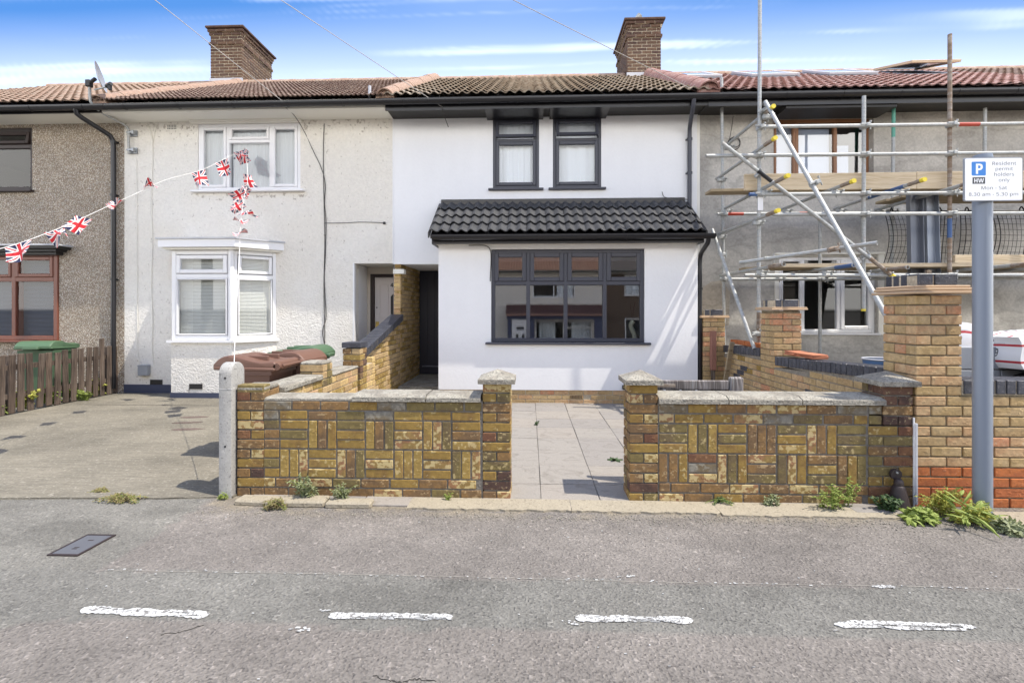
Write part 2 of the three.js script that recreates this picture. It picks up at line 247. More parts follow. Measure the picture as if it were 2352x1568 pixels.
function strip(g) { if (g.index) g = g.toNonIndexed(); for (const k of Object.keys(g.attributes)) if (!['position', 'normal'].includes(k)) g.deleteAttribute(k); return g; }
const UPV = new THREE.Vector3(0, 1, 0), v3 = (x, y, z) => new THREE.Vector3(x, y, z);
function rod(a, b, r, n = 12, r2 = r, open = false) {
  const A = v3(...a), B = v3(...b), d = B.clone().sub(A), g = strip(new THREE.CylinderGeometry(r2, r, d.length(), n, 1, open));
  g.applyQuaternion(new THREE.Quaternion().setFromUnitVectors(UPV, d.clone().normalize())); A.add(B).multiplyScalar(0.5); return at(g, A.x, A.y, A.z);
}
const pipe = (pts, r, n = 40, k = 8, curve) => strip(new THREE.TubeGeometry(curve || new THREE.CatmullRomCurve3(pts.map(p => v3(...p)), false, 'centripetal'), n, r, k));
function bend(pts, r, k = 10) {                        // pipe with straight runs and tight bends
  const path = new THREE.CurvePath(), P = pts.map(p => v3(...p)); let last = P[0];
  for (let i = 1; i < P.length - 1; i++) {
    const e = Math.min(0.09, P[i].distanceTo(P[i - 1]) * 0.45, P[i].distanceTo(P[i + 1]) * 0.45), a = P[i].clone().lerp(P[i - 1], e / P[i].distanceTo(P[i - 1])), b = P[i].clone().lerp(P[i + 1], e / P[i].distanceTo(P[i + 1]));
    path.add(new THREE.LineCurve3(last, a)); path.add(new THREE.QuadraticBezierCurve3(a, P[i], b)); last = b;
  }
  path.add(new THREE.LineCurve3(last, P[P.length - 1])); return pipe(null, r, 12 * P.length, k, path);
}
function prism(outline, y0, y1) {                      // outline [[x, z] ...] in plan, raised from y0 to y1
  const s = new THREE.Shape(outline.map(([x, z]) => V2(x, -z))), g = new THREE.ExtrudeGeometry(s, { depth: y1 - y0, bevelEnabled: false }); g.rotateX(-Math.PI / 2); return strip(at(g, 0, y0, 0));
}
function plate(outline, holes, z0, z1, o = {}) {       // outline [[x, y] ...] facing z
  const s = new THREE.Shape(outline.map(p => V2(...p))); for (const h of holes) s.holes.push(new THREE.Path(h.map(p => V2(...p))));
  return strip(at(new THREE.ExtrudeGeometry(s, { depth: z1 - z0, bevelEnabled: false, curveSegments: 10, ...o }), 0, 0, z0));
}
const rect = (x0, x1, y0, y1) => [[x0, y0], [x1, y0], [x1, y1], [x0, y1]];
const taken = new Map();
function numbered(n) { const k = taken.get(n) || 0; taken.set(n, k + 1); return k ? n + '_' + String(k).padStart(3, '0') : n; }
const flags = m => { m.castShadow = m.receiveShadow = true; return m; };
function obj(name, gs, m, parent, smoothAngle) {       // geometries merged into one named mesh
  let g = Array.isArray(gs) ? (gs.length > 1 ? mergeGeometries(gs.map(strip)) : gs[0]) : gs;
  if (!g.attributes.uv) { g = uvBox(strip(g)); }
  if (smoothAngle) g = toCreasedNormals(g, smoothAngle);
  const o = flags(new THREE.Mesh(g, m)); o.name = parent ? name : numbered(name); (parent || scene).add(o); return o;
}
function tag(o, label, category, group) { o.userData.label = label; o.userData.category = category; if (group) o.userData.group = group; return o; }
function thing(name, label, category, group) { const o = new THREE.Group(); o.name = numbered(name); scene.add(o); return tag(o, label, category, group); }
function struct(name, gs, m, kind = 'structure') { const o = obj(name, gs, m); o.userData.kind = kind; return o; }
const sub = (name, parent) => { const o = new THREE.Group(); o.name = name; parent.add(o); return o; };

// bricks: shared geometries, one mesh each
const brickGeos = new Map();
function brickGeo(l, h, d) {
  const k = [l, h, d].map(v => Math.round(v * 500)).join(); let a = brickGeos.get(k);
  if (!a) { a = []; for (let i = 0; i < 7; i++) a.push(uvBox(chamfer(l, h, d, 0.0045), rr(0, 5), rr(0, 5))); brickGeos.set(k, a); }
  return pick(a);
}
function brick(parent, x, y, z, l, h, d, turn, m, name = 'brick', jit = 0.0018) {
  const o = flags(new THREE.Mesh(brickGeo(l, h, d), m)); o.name = name;
  o.position.set(x + rr(-jit, jit), y + rr(-jit, jit) * 0.6, z + rr(-jit, jit)); o.rotation.set(rr(-1, 1) * jit * 2, turn + rr(-1, 1) * jit * 3, rr(-1, 1) * jit * 4); parent.add(o); return o;
}
const choose = w => { let t = 0; for (const k in w) t += w[k]; let q = R() * t; for (const k in w) { q -= w[k]; if (q <= 0) return MB[k]; } return MB[Object.keys(w)[0]]; };
// a face of stretcher courses: from (x, z) along unit (dx, dz), faces out to (nx, nz); top(s) limits height
function face(parent, x, z, dx, dz, len, y0, rows, w, o = {}) {
  const J = 0.010, L = o.len || 0.215, Hh = o.h || 0.065, D = 0.1, turn = Math.atan2(-dz, dx), nx = o.n[0], nz = o.n[1];
  for (let r = 0; r < rows; r++) {
    const y = y0 + r * (Hh + J) + Hh / 2; let s = (r % 2 ? -(L + J) / 2 : 0) + (o.shift || 0);
    for (; s < len; s += L + J) {
      const a = Math.max(0, s), b = Math.min(len, s + L); if (b - a < 0.03) continue;
      const mid = (a + b) / 2; if (o.top && y + Hh / 2 > o.top(mid) + 0.012) continue; if (o.skip && o.skip(mid, y)) continue;
      brick(parent, x + dx * mid - nx * D / 2, y, z + dz * mid - nz * D / 2, b - a, Hh, D, turn, choose(o.row ? o.row(r, mid) : w));
    }
  }
}

// roof tiles
function tileGeo(w, len, rolls, segs, amp, lip) {
  const xs = [], hs = []; for (let r = 0; r < rolls; r++) for (let k = 0; k < segs; k++) { const t = k / segs; xs.push((r + t) * w / rolls); hs.push(amp * Math.pow(Math.max(0, Math.sin(Math.PI * clamp((t - 0.05) / 0.62))), 0.8)); }
  xs.push(w); hs.push(hs[0]);
  const P = [], Q = (a, b, c, d) => P.push(...a, ...b, ...c, ...a, ...c, ...d), n = xs.length;
  for (let i = 0; i < n - 1; i++) {
    const a = [xs[i] - w / 2, hs[i] + lip, 0], b = [xs[i + 1] - w / 2, hs[i + 1] + lip, 0], c = [b[0], hs[i + 1], -len], d = [a[0], hs[i], -len];
    Q(a, b, c, d); Q([a[0], a[1] - 0.017, -0.002], [b[0], b[1] - 0.017, -0.002], b, a);
  }
  const g = new THREE.BufferGeometry(); g.setAttribute('position', new THREE.Float32BufferAttribute(P, 3)); return g;
}
// one roof slope: eave line from (x0..x1, ye, ze) rising to (yr, zr)
function tiles(parent, x0, x1, ye, ze, yr, zr, o) {
  const run = Math.hypot(yr - ye, zr - ze), ang = Math.atan2(yr - ye, Math.abs(zr - ze)), nc = Math.round((x1 - x0) / o.w), w = (x1 - x0) / nc, nr = Math.round(run / o.gauge), gl = run / nr, sg = zr < ze ? 1 : -1;
  const gs = []; for (let i = 0; i < 4; i++) gs.push(toCreasedNormals(uvBox(tileGeo(w * 0.995, gl * 1.12, o.rolls, o.segs, o.amp, o.lip), rr(0, 4), rr(0, 4)), 0.9));
  for (let r = 0; r < nr; r++) for (let c = 0; c < nc; c++) {
    const t = r * gl; if (o.skip && o.skip(x0 + (c + 0.5) * w, ze + (zr - ze) * (r + 0.5) / nr)) continue;
    const m = flags(new THREE.Mesh(pick(gs), pick(o.mats))); m.name = 'roof_tile';
    m.position.set(x0 + (c + 0.5) * w + rr(-0.003, 0.003), ye + Math.sin(ang) * t + rr(0, 0.004), ze - sg * Math.cos(ang) * t);
    m.rotation.set(sg > 0 ? ang + rr(-0.006, 0.006) : ang, sg > 0 ? rr(-0.008, 0.008) : Math.PI, rr(-0.006, 0.006), 'YXZ'); parent.add(m);
  }
}
function halfTube(len, r, th, name) { const s = new THREE.Shape(); s.absarc(0, 0, r, 0, Math.PI, false); s.absarc(0, 0, r - th, Math.PI, 0, true); return strip(new THREE.ExtrudeGeometry(s, { depth: len, bevelEnabled: false, curveSegments: 9 })); }
function ridgeRow(parent, x0, x1, y, z, m, step = 0.42) {
  const n = Math.round((x1 - x0) / step), l = (x1 - x0) / n; const g = uvBox(halfTube(l * 1.01, 0.11, 0.018).rotateY(Math.PI / 2));
  for (let i = 0; i < n; i++) { const o = flags(new THREE.Mesh(g, m)); o.name = 'ridge_tile'; o.position.set(x0 + i * l, y - 0.05 + rr(-0.004, 0.006), z); o.rotation.z = rr(-0.012, 0.012); parent.add(o); }
}
function slopeRow(parent, x, ye, ze, yr, zr, r, m, n) { // half-round tiles running up the slope over a party wall
  const d = v3(0, yr - ye, zr - ze), L = d.length() / n; d.normalize(); const ang = Math.atan2(d.y, -d.z);
  const g = uvBox(halfTube(L * 1.02, r, 0.02).translate(0, 0, -L * 1.02));
  for (let i = 0; i < n; i++) { const o = flags(new THREE.Mesh(g, m)); o.name = 'party_ridge_tile'; o.position.set(x, ye + d.y * L * i + 0.012 * (i % 2), ze + d.z * L * i); o.rotation.x = ang; parent.add(o); }
  const e = new THREE.Shape(); e.absarc(0, 0, r - 0.012, 0, Math.PI, false);
  obj('mortar_end', at(strip(new THREE.ExtrudeGeometry(e, { depth: 0.03, bevelEnabled: false, curveSegments: 9 })), x, ye, ze - 0.02), m, parent);
}

// windows: frame mesh with sashes, panes and sill as its pieces. Local axes: x along, y up, z outwards.
function windowUnit(house, x, y, z, turn, w, h, o) {
  const t = o.t || 0.06, dp = o.depth || 0.07, f = o.frame, G = [];
  const bar = (x0, x1, y0, y1, z0 = -dp, z1 = 0) => G.push(bx(x0, x1, y0, y1, z0, z1, 0.006));
  bar(0, t, 0, h); bar(w - t, w, 0, h); bar(t, w - t, 0, t); bar(t, w - t, h - t, h);
  for (const [a, y0, y1] of o.v || []) bar(a - t / 2, a + t / 2, Math.max(t, y0), Math.min(h - t, y1));
  for (const [a, x0, x1] of o.h || []) bar(Math.max(t, x0), Math.min(w - t, x1), a - t / 2, a + t / 2, -dp, -0.002);
  const win = obj('window', G, f, house); win.position.set(x, y, z); win.rotation.y = turn; if (o.label) win.userData.label = o.label;
  for (const c of o.cells) {                           // c = [x0, x1, y0, y1, sash, tilt]
    let [x0, x1, y0, y1, sash, open] = c;
    if (sash) {
      const s = sash, grp = obj('sash', [bx(x0, x0 + s, y0, y1, -0.045, 0.014, 0.008), bx(x1 - s, x1, y0, y1, -0.045, 0.014, 0.008), bx(x0 + s, x1 - s, y0, y0 + s, -0.045, 0.013, 0.008), bx(x0 + s, x1 - s, y1 - s, y1, -0.045, 0.013, 0.008)].map(g => at(g, -(x0 + x1) / 2, -y1, 0)), f, win);
      grp.position.set((x0 + x1) / 2, y1, 0); if (open) grp.rotation.x = -open;
      const p = obj('pane', uvBox(strip(new THREE.PlaneGeometry(x1 - x0 - 2 * s + 0.01, y1 - y0 - 2 * s + 0.01)).translate(0, -(y1 - y0) / 2, -0.016)), o.glass || M.glass, win);
      p.position.copy(grp.position); p.rotation.x = open ? -open : o.tilt || 0;
      if (o.double) { const q = obj('inner_pane', p.geometry, o.glass, win); q.position.copy(p.position); q.position.z -= 0.022; q.rotation.x = p.rotation.x - 0.0015; }
    } else {
      const p = obj('pane', uvBox(strip(new THREE.PlaneGeometry(x1 - x0 + 0.02, y1 - y0 + 0.02))), o.glass || M.glass, win);
      p.position.set((x0 + x1) / 2, (y0 + y1) / 2, -0.03); p.rotation.x = o.tilt || 0;
      if (o.double) { const q = obj('inner_pane', p.geometry, o.glass, win); q.position.copy(p.position); q.position.z -= 0.022; q.rotation.x = (o.tilt || 0) + 0.002; }
    }
  }
  if (o.sill) { const q = obj('sill', bx(-o.sill, w + o.sill, -0.035, -0.002, -dp, o.out || 0.07, 0.006), o.sillMat || f, win); }
  return win;
}
function drape(name, label, x0, x1, y0, y1, z, m, folds, amp, turn = 0) {
  const n = Math.max(24, folds * 8), g = new THREE.PlaneGeometry(x1 - x0, y1 - y0, n, 6), p = g.attributes.position, s = rr(0, 9);
  for (let i = 0; i < p.count; i++) { const u = p.getX(i) / (x1 - x0), v = p.getY(i) / (y1 - y0); p.setZ(i, amp * (Math.sin(u * folds * 6.283 + s + v * 0.4) * 0.6 + 0.4 * Math.sin(u * folds * 15 + s * 2 + v)) * (0.7 - v * 0.5)); }
  g.computeVertexNormals(); const o = obj(name, uvBox(strip(g)), m); o.geometry = toCreasedNormals(o.geometry, 2); o.position.set((x0 + x1) / 2, (y0 + y1) / 2, z); o.rotation.y = turn; return tag(o, label, 'curtain');
}
function gutter(house, x0, x1, y, z, m = M.black, step = 0.9) {
  const s = new THREE.Shape(); s.absarc(0, 0, 0.062, Math.PI, 2 * Math.PI, false); s.lineTo(0.062, 0.012); s.lineTo(0.054, 0.012); s.absarc(0, 0, 0.054, 2 * Math.PI, Math.PI, true); s.lineTo(-0.062, 0.012);
  const g = strip(new THREE.ExtrudeGeometry(s, { depth: x1 - x0, bevelEnabled: false, curveSegments: 10 })).rotateY(Math.PI / 2); const o = obj('gutter', at(g, x0, y, z), m, house, 0.7);
  const c = new THREE.Shape(); c.absarc(0, 0, 0.067, Math.PI, 2 * Math.PI, false); c.absarc(0, 0, 0.060, 2 * Math.PI, Math.PI, true);
  const bg = uvBox(strip(new THREE.ExtrudeGeometry(c, { depth: 0.028, bevelEnabled: false, curveSegments: 8 })).rotateY(Math.PI / 2));
  for (let x = x0 + 0.3; x < x1 - 0.1; x += step) { const b = flags(new THREE.Mesh(bg, m)); b.name = 'bracket'; b.position.set(x, y, z); o.add(b); }
  return o;
}
function downpipe(house, pts, r, m, clips, label) {
  const o = obj('downpipe', bend(pts, r), m, house, 0.9); if (label) o.userData.label = label;
  for (const [x, y, z] of clips) obj('pipe_clip', [at(strip(new THREE.CylinderGeometry(r * 1.28, r * 1.28, 0.035, 14)), x, y, z), bx(x - 0.05, x + 0.05, y - 0.012, y + 0.012, z - 0.055, z - 0.03)], m, o);
  return o;
}
// party walls, back wall and floors that close a house
function shell(house, x0, x1, o = {}) {
  obj('party_wall', bx(x0 + 0.002, x0 + 0.08, 0, 4.7, -15, -8.2), M.room, house); obj('party_wall', bx(x1 - 0.08, x1 - 0.002, 0, 4.7, -15, -8.2), M.room, house);
  obj('gable_wall', [plate([[8.2, 4.7], [15.1, 4.7], [11.4, 6.98]], [], 0, 0.07).rotateY(Math.PI / 2).translate(x0 + 0.006, 0, 0)], M.room, house);
  obj('gable_wall', [plate([[8.2, 4.7], [15.1, 4.7], [11.4, 6.98]], [], 0, 0.07).rotateY(Math.PI / 2).translate(x1 - 0.076, 0, 0)], M.room, house);
  obj('back_wall', bx(x0, x1, 0, 4.75, -15.2, -15.01), M.room, house);
  obj('upper_floor', bx(x0 + 0.09, x1 - 0.09, 2.38, 2.55, -14.99, -8.21), M.room, house); obj('ground_floor', bx(x0 + 0.09, x1 - 0.09, 0.04, 0.14, -14.99, o.gf || -8.21), M.room, house); obj('ceiling', bx(x0 + 0.09, x1 - 0.09, 4.72, 4.78, -14.99, -8.21), M.room, house);
  obj('partition', bx(x0 + 0.09, x1 - 0.09, 0.15, 4.7, -11.6, -11.5), M.room, house);
}
const ZF = -7.93, ZE = -7.46, YE = 4.835, ZR = -11.4, YR = 7.03;
function mainRoof(house, x0, x1, o) {
  const roof = obj('roof', [plate([[-ZE, YE - 0.03], [-ZE + 0.02, YE - 0.075], [-ZR, YR - 0.09], [15.5, YE - 0.1], [15.5, YE - 0.03], [-ZR, YR - 0.03]], [], 0, x1 - x0).rotateY(Math.PI / 2).translate(x0, 0, 0)], M.blackmatt, house);
  tiles(roof, x0, x1, YE, ZE + 0.04, YR, ZR, o);
  ridgeRow(roof, x0, x1, YR + 0.05, ZR, o.ridge[0], o.ridgeStep);
  return roof;
}

// ---------------------------------------------------------------- ground, road, paving
struct('ground', bx(-220, 220, -0.3, -0.02, -220, 220), plain(0.16, 0.15, 0.13, 1));
{ // the asphalt sheet: fine grid in front of the houses so that worn patches and stains can differ in tone
  const line = (a, b, f0, f1, fine, coarse) => { const l = []; for (let v = a; v < b - 1e-6;) { l.push(v); v += v >= f0 - 1e-6 && v < f1 ? fine : Math.min(coarse, v < f0 ? f0 - v : coarse); } l.push(b); return l; };
  const xs = line(-40, 40, -4.6, 4.6, 0.045, 2), zs = line(-3.6, 10.4, -3.6, -1.5, 0.035, 1.2), P = [], C = [], I = [];
  const spots = []; const q = rngOf(5); for (let i = 0; i < 46; i++) spots.push([q() * 9 - 4.5, -3.5 + q() * 2.1, 0.04 + q() * 0.2, q() < 0.7 ? 0.72 + q() * 0.18 : 1.18, 1 + q() * 2.5]);
  for (const z of zs) for (const x of xs) {
    P.push(x, 0, z); const U = (x + 40) / 80, Vv = (z + 4) / 15, n = fbm(U, Vv, 160, 40, 4, 7), n2 = fbm(U, Vv, 640, 200, 3, 9), e = (n - 0.5) * 0.10 + (n2 - 0.5) * 0.05;
    let c = [1.28, 1.20, 1.17];                                                  // old pinkish asphalt
    if (x + e * 1.5 < -2.42) c = [1.26, 1.25, 1.20];                             // crossing in front of the drive
    if (z + e * 0.4 > -2.55 && z + e * 0.6 < -2.14) c = [1.16, 1.16, 1.13];      // reinstated trench
    const dirt = smooth(-3.20, -3.42, z + e * 2.2); if (x > -2.4) c = mix3(c, [1.75, 1.55, 1.22], dirt * smooth(0.32, 0.62, n2) * 0.8);
    for (const [sx, sz, sr, k, el] of spots) { const d = Math.hypot((x - sx) / el, z - sz) / sr + (n2 - 0.5) * 1.6; if (d < 1) { const w = smooth(1, 0.55, d); c = c.map(v => v * lerp(1, k, w * 0.6)); } }
    const k = 0.86 + 0.30 * n; C.push(c[0] * k, c[1] * k, c[2] * k);
  }
  const nx = xs.length; for (let j = 0; j < zs.length - 1; j++) for (let i = 0; i < nx - 1; i++) { const a = j * nx + i; I.push(a, a + nx, a + 1, a + 1, a + nx, a + nx + 1); }
  const g = new THREE.BufferGeometry(); g.setAttribute('position', new THREE.Float32BufferAttribute(P, 3)); g.setAttribute('color', new THREE.Float32BufferAttribute(C, 3)); g.setIndex(I); g.computeVertexNormals();
  const uv = []; for (let i = 0; i < P.length; i += 3) uv.push(P[i], P[i + 2]); g.setAttribute('uv', new THREE.Float32BufferAttribute(uv, 2));
  const o = flags(new THREE.Mesh(g, M.asphalt)); o.name = 'road'; o.userData.kind = 'structure'; scene.add(o);
}
{ // broken white line: four strokes with ragged edges and worn bites
  for (const [x0, x1, z0, lean] of [[-2.18, -1.535, -2.205, 0.02], [-0.955, -0.365, -2.205, -0.004], [0.215, 0.765, -2.235, 0.004], [1.41, 2.045, -2.24, 0.012]]) {
    const up = [], dn = [], n = 60; for (let i = 0; i <= n; i++) { const t = i / n, x = lerp(x0, x1, t), e = Math.min(1, Math.min(t, 1 - t) * 14 + 0.25), w = 0.0275 * Math.sqrt(e), b1 = 0.016 * smooth(0.56, 0.75, vn(x * 9 + 50, 1.5, 999, 9, 3)), b2 = 0.026 * smooth(0.52, 0.75, vn(x * 7 + 90, 2.5, 999, 9, 5)); up.push([x, z0 - w + b1 + rr(-0.004, 0.005) + lean * t]); dn.push([x, z0 + w - b2 + rr(-0.006, 0.005) + lean * t]); }
    const out = [...up, ...dn.reverse()], s = new THREE.Shape(out.map(([x, z]) => V2(x, -z)));
    for (let k = 0; k < 60; k++) { const hx = rr(x0 + 0.03, x1 - 0.03), hz = z0 + lean * (hx - x0) / (x1 - x0) + rr(-0.019, 0.019), r = rr(0.0018, 0.0052); s.holes.push(new THREE.Path([0, 1, 2, 3, 4].map(a => V2(hx + Math.cos(a * 1.257) * r * rr(0.8, 1.9), -hz + Math.sin(a * 1.257) * r * rr(0.5, 1))))); }
    struct('road_marking', strip(new THREE.ExtrudeGeometry(s, { depth: 0.0022, bevelEnabled: false })).rotateX(-Math.PI / 2).translate(0, 0.0032, 0), M.paint);
  }
  const chips = []; for (let i = 0; i < 240; i++) { const on = i < 120, x = rr(-2.4, 3.6), z = on ? -2.552 + rr(-0.008, 0.008) : rr(-3.3, -1.7); chips.push(bx(x, x + rr(0.003, on ? 0.016 : 0.012), 0.003, 0.0055, z, z + rr(0.002, 0.006)).rotateY(0)); }
  for (const [x, z, n] of [[0.52, -2.60, 9], [1.86, -2.55, 22], [-1.05, -2.11, 12], [-0.98, -2.24, 6], [0.19, -2.2, 6]]) for (let i = 0; i < n; i++) { const a = x + rr(-0.05, 0.05), b = z + rr(-0.012, 0.012); chips.push(bx(a, a + rr(0.006, 0.022), 0.003, 0.0056, b, b + rr(0.004, 0.011))); }
  struct('paint_flecks', chips, M.paint, 'stuff');
  const grit = []; for (let i = 0; i < 900; i++) { const x = rr(-2.4, 3.4), z = -3.30 - Math.abs(rr(-1, 1) * rr(0, 1)) * 0.12 + rr(0, 0.16) * R(), s = rr(0.002, 0.007); grit.push(at(chamfer(s * rr(1, 1.8), s, s * rr(1, 1.6), s * 0.3).rotateY(rr(0, 3)), x, 0.003 + s * 0.3, z)); }
  struct('grit', grit, M.lichen, 'stuff');
}
{ // cracks in the asphalt
  const crack = pts => { const a = [], b = []; for (let i = 0; i < pts.length - 1; i++) for (let k = 0; k < 8; k++) { const t = k / 8, x = lerp(pts[i][0], pts[i + 1][0], t) + rr(-0.006, 0.006), z = lerp(pts[i][1], pts[i + 1][1], t) + rr(-0.006, 0.006), w = rr(0.0004, 0.0018); a.push([x, z - w]); b.push([x, z + w]); } struct('road_crack', prism([...a, ...b.reverse()], 0.0005, 0.0028), plain(0.05, 0.046, 0.042, 1)); };
  crack([[-0.62, -1.85], [-0.55, -1.83], [-0.50, -1.82], [-0.53, -1.80]]); crack([[-0.50, -1.82], [-0.46, -1.845], [-0.40, -1.835], [-0.36, -1.84]]); crack([[-1.66, -2.05], [-1.58, -2.07], [-1.50, -2.13]]); { const a = [], b = []; for (let i = 0; i <= 240; i++) { const x = lerp(-2.35, 3.5, i / 240), z = -2.552 + 0.006 * Math.sin(x * 2.1) + rr(-0.0022, 0.0022), w = rr(0.0008, 0.0038); a.push([x, z - w]); b.push([x, z + w]); } struct('asphalt_seam', prism([...a, ...b.reverse()], 0.0005, 0.0026), plain(0.27, 0.25, 0.22, 1)); }
}
{ // driveway slab of the neighbour
  const o = struct('driveway', prism([[-7.16, -3.46], [-4.6, -3.43], [-3.6, -3.49], [-2.9, -3.51], [-2.30, -3.56], [-2.30, -7.92], [-7.16, -7.92]], -0.05, 0.014), M.brushed);
  struct('driveway_joint', bx(-6.9, -2.4, 0.0155, 0.017, -6.92, -6.905), plain(0.10, 0.09, 0.075, 1));
  const st = mat(T.brushed, { bump: 0.01, rgb: [0.62, 0.48, 0.52] });
  for (const [x, z] of [[-4.52, -6.16], [-4.38, -5.86], [-4.14, -5.53]]) { const p = []; for (let k = 0; k < 14; k++) { const a = k / 14 * 6.283; p.push([x + Math.cos(a) * 0.19 * rr(0.8, 1.1), z + Math.sin(a) * 0.045 * rr(0.6, 1.3) - Math.cos(a) * 0.03]); } struct('oil_stain', prism(p, 0.0142, 0.0172), st); }
}
{ // flagged front garden
  const bed = struct('garden_paving', bx(-2.06, 2.94, -0.06, 0.002, -7.92, -3.58), MORT.dark);
  const gs = []; for (let i = 0; i < 9; i++) gs.push(uvBox(chamfer(0.446, 0.04, 0.463, 0.004), rr(0, 4), rr(0, 4)));
  const ms = [M.paving, mat(T.paving, { bump: 0.006, rgb: [0.92, 0.92, 0.94] }), mat(T.paving, { bump: 0.006, rgb: [1.04, 1.02, 1.0] })];
  for (let c = 0; c < 11; c++) for (let r = 0; r < 9; r++) { const x = 0.31 + (c - 5) * 0.45, z = -4.15 + 0.47 - r * 0.468; if (x < -2 || x > 2.9) continue; const o = flags(new THREE.Mesh(pick(gs), pick(ms))); o.name = 'paving_slab'; o.position.set(x + rr(-0.002, 0.002), -0.007 + rr(-0.0025, 0.0025), z); o.rotation.set(rr(-0.003, 0.003), pick([0, Math.PI]), rr(-0.003, 0.003)); bed.add(o); }
}
{ // concrete edging along the foot of the front walls
  const e = (xs, z, y) => { const p = []; for (let i = 0; i <= 30; i++) p.push([lerp(xs[0], xs[1], i / 30), z + rr(-0.010, 0.014)]); return prism([...p, [xs[1], -3.592], [xs[0], -3.592]], -0.03, y); };
  const m = mat(T.concrete, { bump: 0.004, rgb: [0.92, 0.84, 0.70] });
  struct('wall_edging', [e([-0.9, 0.30], -3.40, 0.016)], m); struct('wall_edging', [e([0.304, 1.36], -3.395, 0.015)], m); struct('wall_edging', [e([1.365, 2.62], -3.37, 0.013)], m);
  struct('kerb_fragment', at(chamfer(0.36, 0.05, 0.13, 0.012).rotateY(0.03), -1.70, 0.02, -3.47), m); struct('kerb_fragment', at(chamfer(0.30, 0.045, 0.12, 0.012).rotateY(-0.06), -2.06, 0.016, -3.48), m); struct('kerb_fragment', at(chamfer(0.34, 0.05, 0.10, 0.012).rotateY(0.02), -1.34, 0.018, -3.45), m);
  struct('post_footing', prism([[3.0, -3.5], [3.6, -3.5], [4.6, -3.46], [4.6, -3.36], [3.5, -3.26], [3.16, -3.3]], -0.03, 0.014), m);
}

// ---------------------------------------------------------------- houses
function chimney(house, x0, x1, z0, z1, y0, y1, seen) {
  const c = sub('chimney', house), rows = Math.round((y1 - y0) / 0.075), w = { stackA: 3, stackB: 2, dark: 0.3 };
  obj('mortar_core', bx(x0 + 0.009, x1 - 0.009, y0 - 0.3, y1 - 0.02, z0 + 0.009, z1 - 0.009), MORT.light, c);
  const out = r => r === rows - 5 ? 0.03 : r === rows - 2 ? 0.025 : r === rows - 1 ? 0.05 : 0;
  for (let r = 0; r < rows; r++) {
    const e = out(r), y = y0 + r * 0.075 + 0.0325, sh = r % 2 ? 0 : -0.11;
    const run = (a, b, f) => { for (let s = a + sh; s < b; s += 0.225) { const p = Math.max(a, s), q = Math.min(b, s + 0.215); if (q - p > 0.035) f((p + q) / 2, q - p); } };
    run(x0 - e, x1 + e, (m, l) => brick(c, m, y, z1 + e - 0.05, l - 0.003, 0.060, 0.1, 0, choose(w), 'brick', 0.0012));
    const X = seen > 0 ? x1 + e - 0.05 : x0 - e + 0.05; run(z0, z1 + e - 0.104, (m, l) => brick(c, X, y, m, l - 0.003, 0.060, 0.1, Math.PI / 2, choose(w), 'brick', 0.0012));
    if (e) obj('corbel_core', bx(x0 - e + 0.008, x1 + e - 0.008, y - 0.03, y + 0.03, z0 - e + 0.008, z1 + e - 0.012), MORT.light, c);
  }
  obj('cap_slab', bx(x0 - 0.085, x1 + 0.085, y1 - 0.004, y1 + 0.05, z0 - 0.085, z1 + 0.085, 0.012), MB.stackB, c);
  obj('flaunching', at(strip(new THREE.CylinderGeometry(0.25, 0.40, 0.05, 4)).rotateY(Math.PI / 4).scale(1, 1, 1.7), (x0 + x1) / 2, y1 + 0.072, (z0 + z1) / 2), M.lichen, c);
  obj('lead_flashing', [bx(x0 - 0.016, x1 + 0.016, y0 - 0.16, y0 + 0.015, z1 - 0.02, z1 + 0.016)], M.lead, c);
  const X = seen > 0 ? x1 : x0; for (let i = 0; i < 8; i++) { const z = z1 - 0.09 - i * 0.16, y = y0 + 0.02 + (i - 0.5) * 0.09; obj('lead_flashing', bx(X - 0.014, X + 0.014, Math.min(y - 0.16, 6.9), y, z - 0.17, z), M.lead, c); }
  return c;
}
const font = await new FontLoader().loadAsync('fonts/droid/droid_sans_bold.typeface.json');

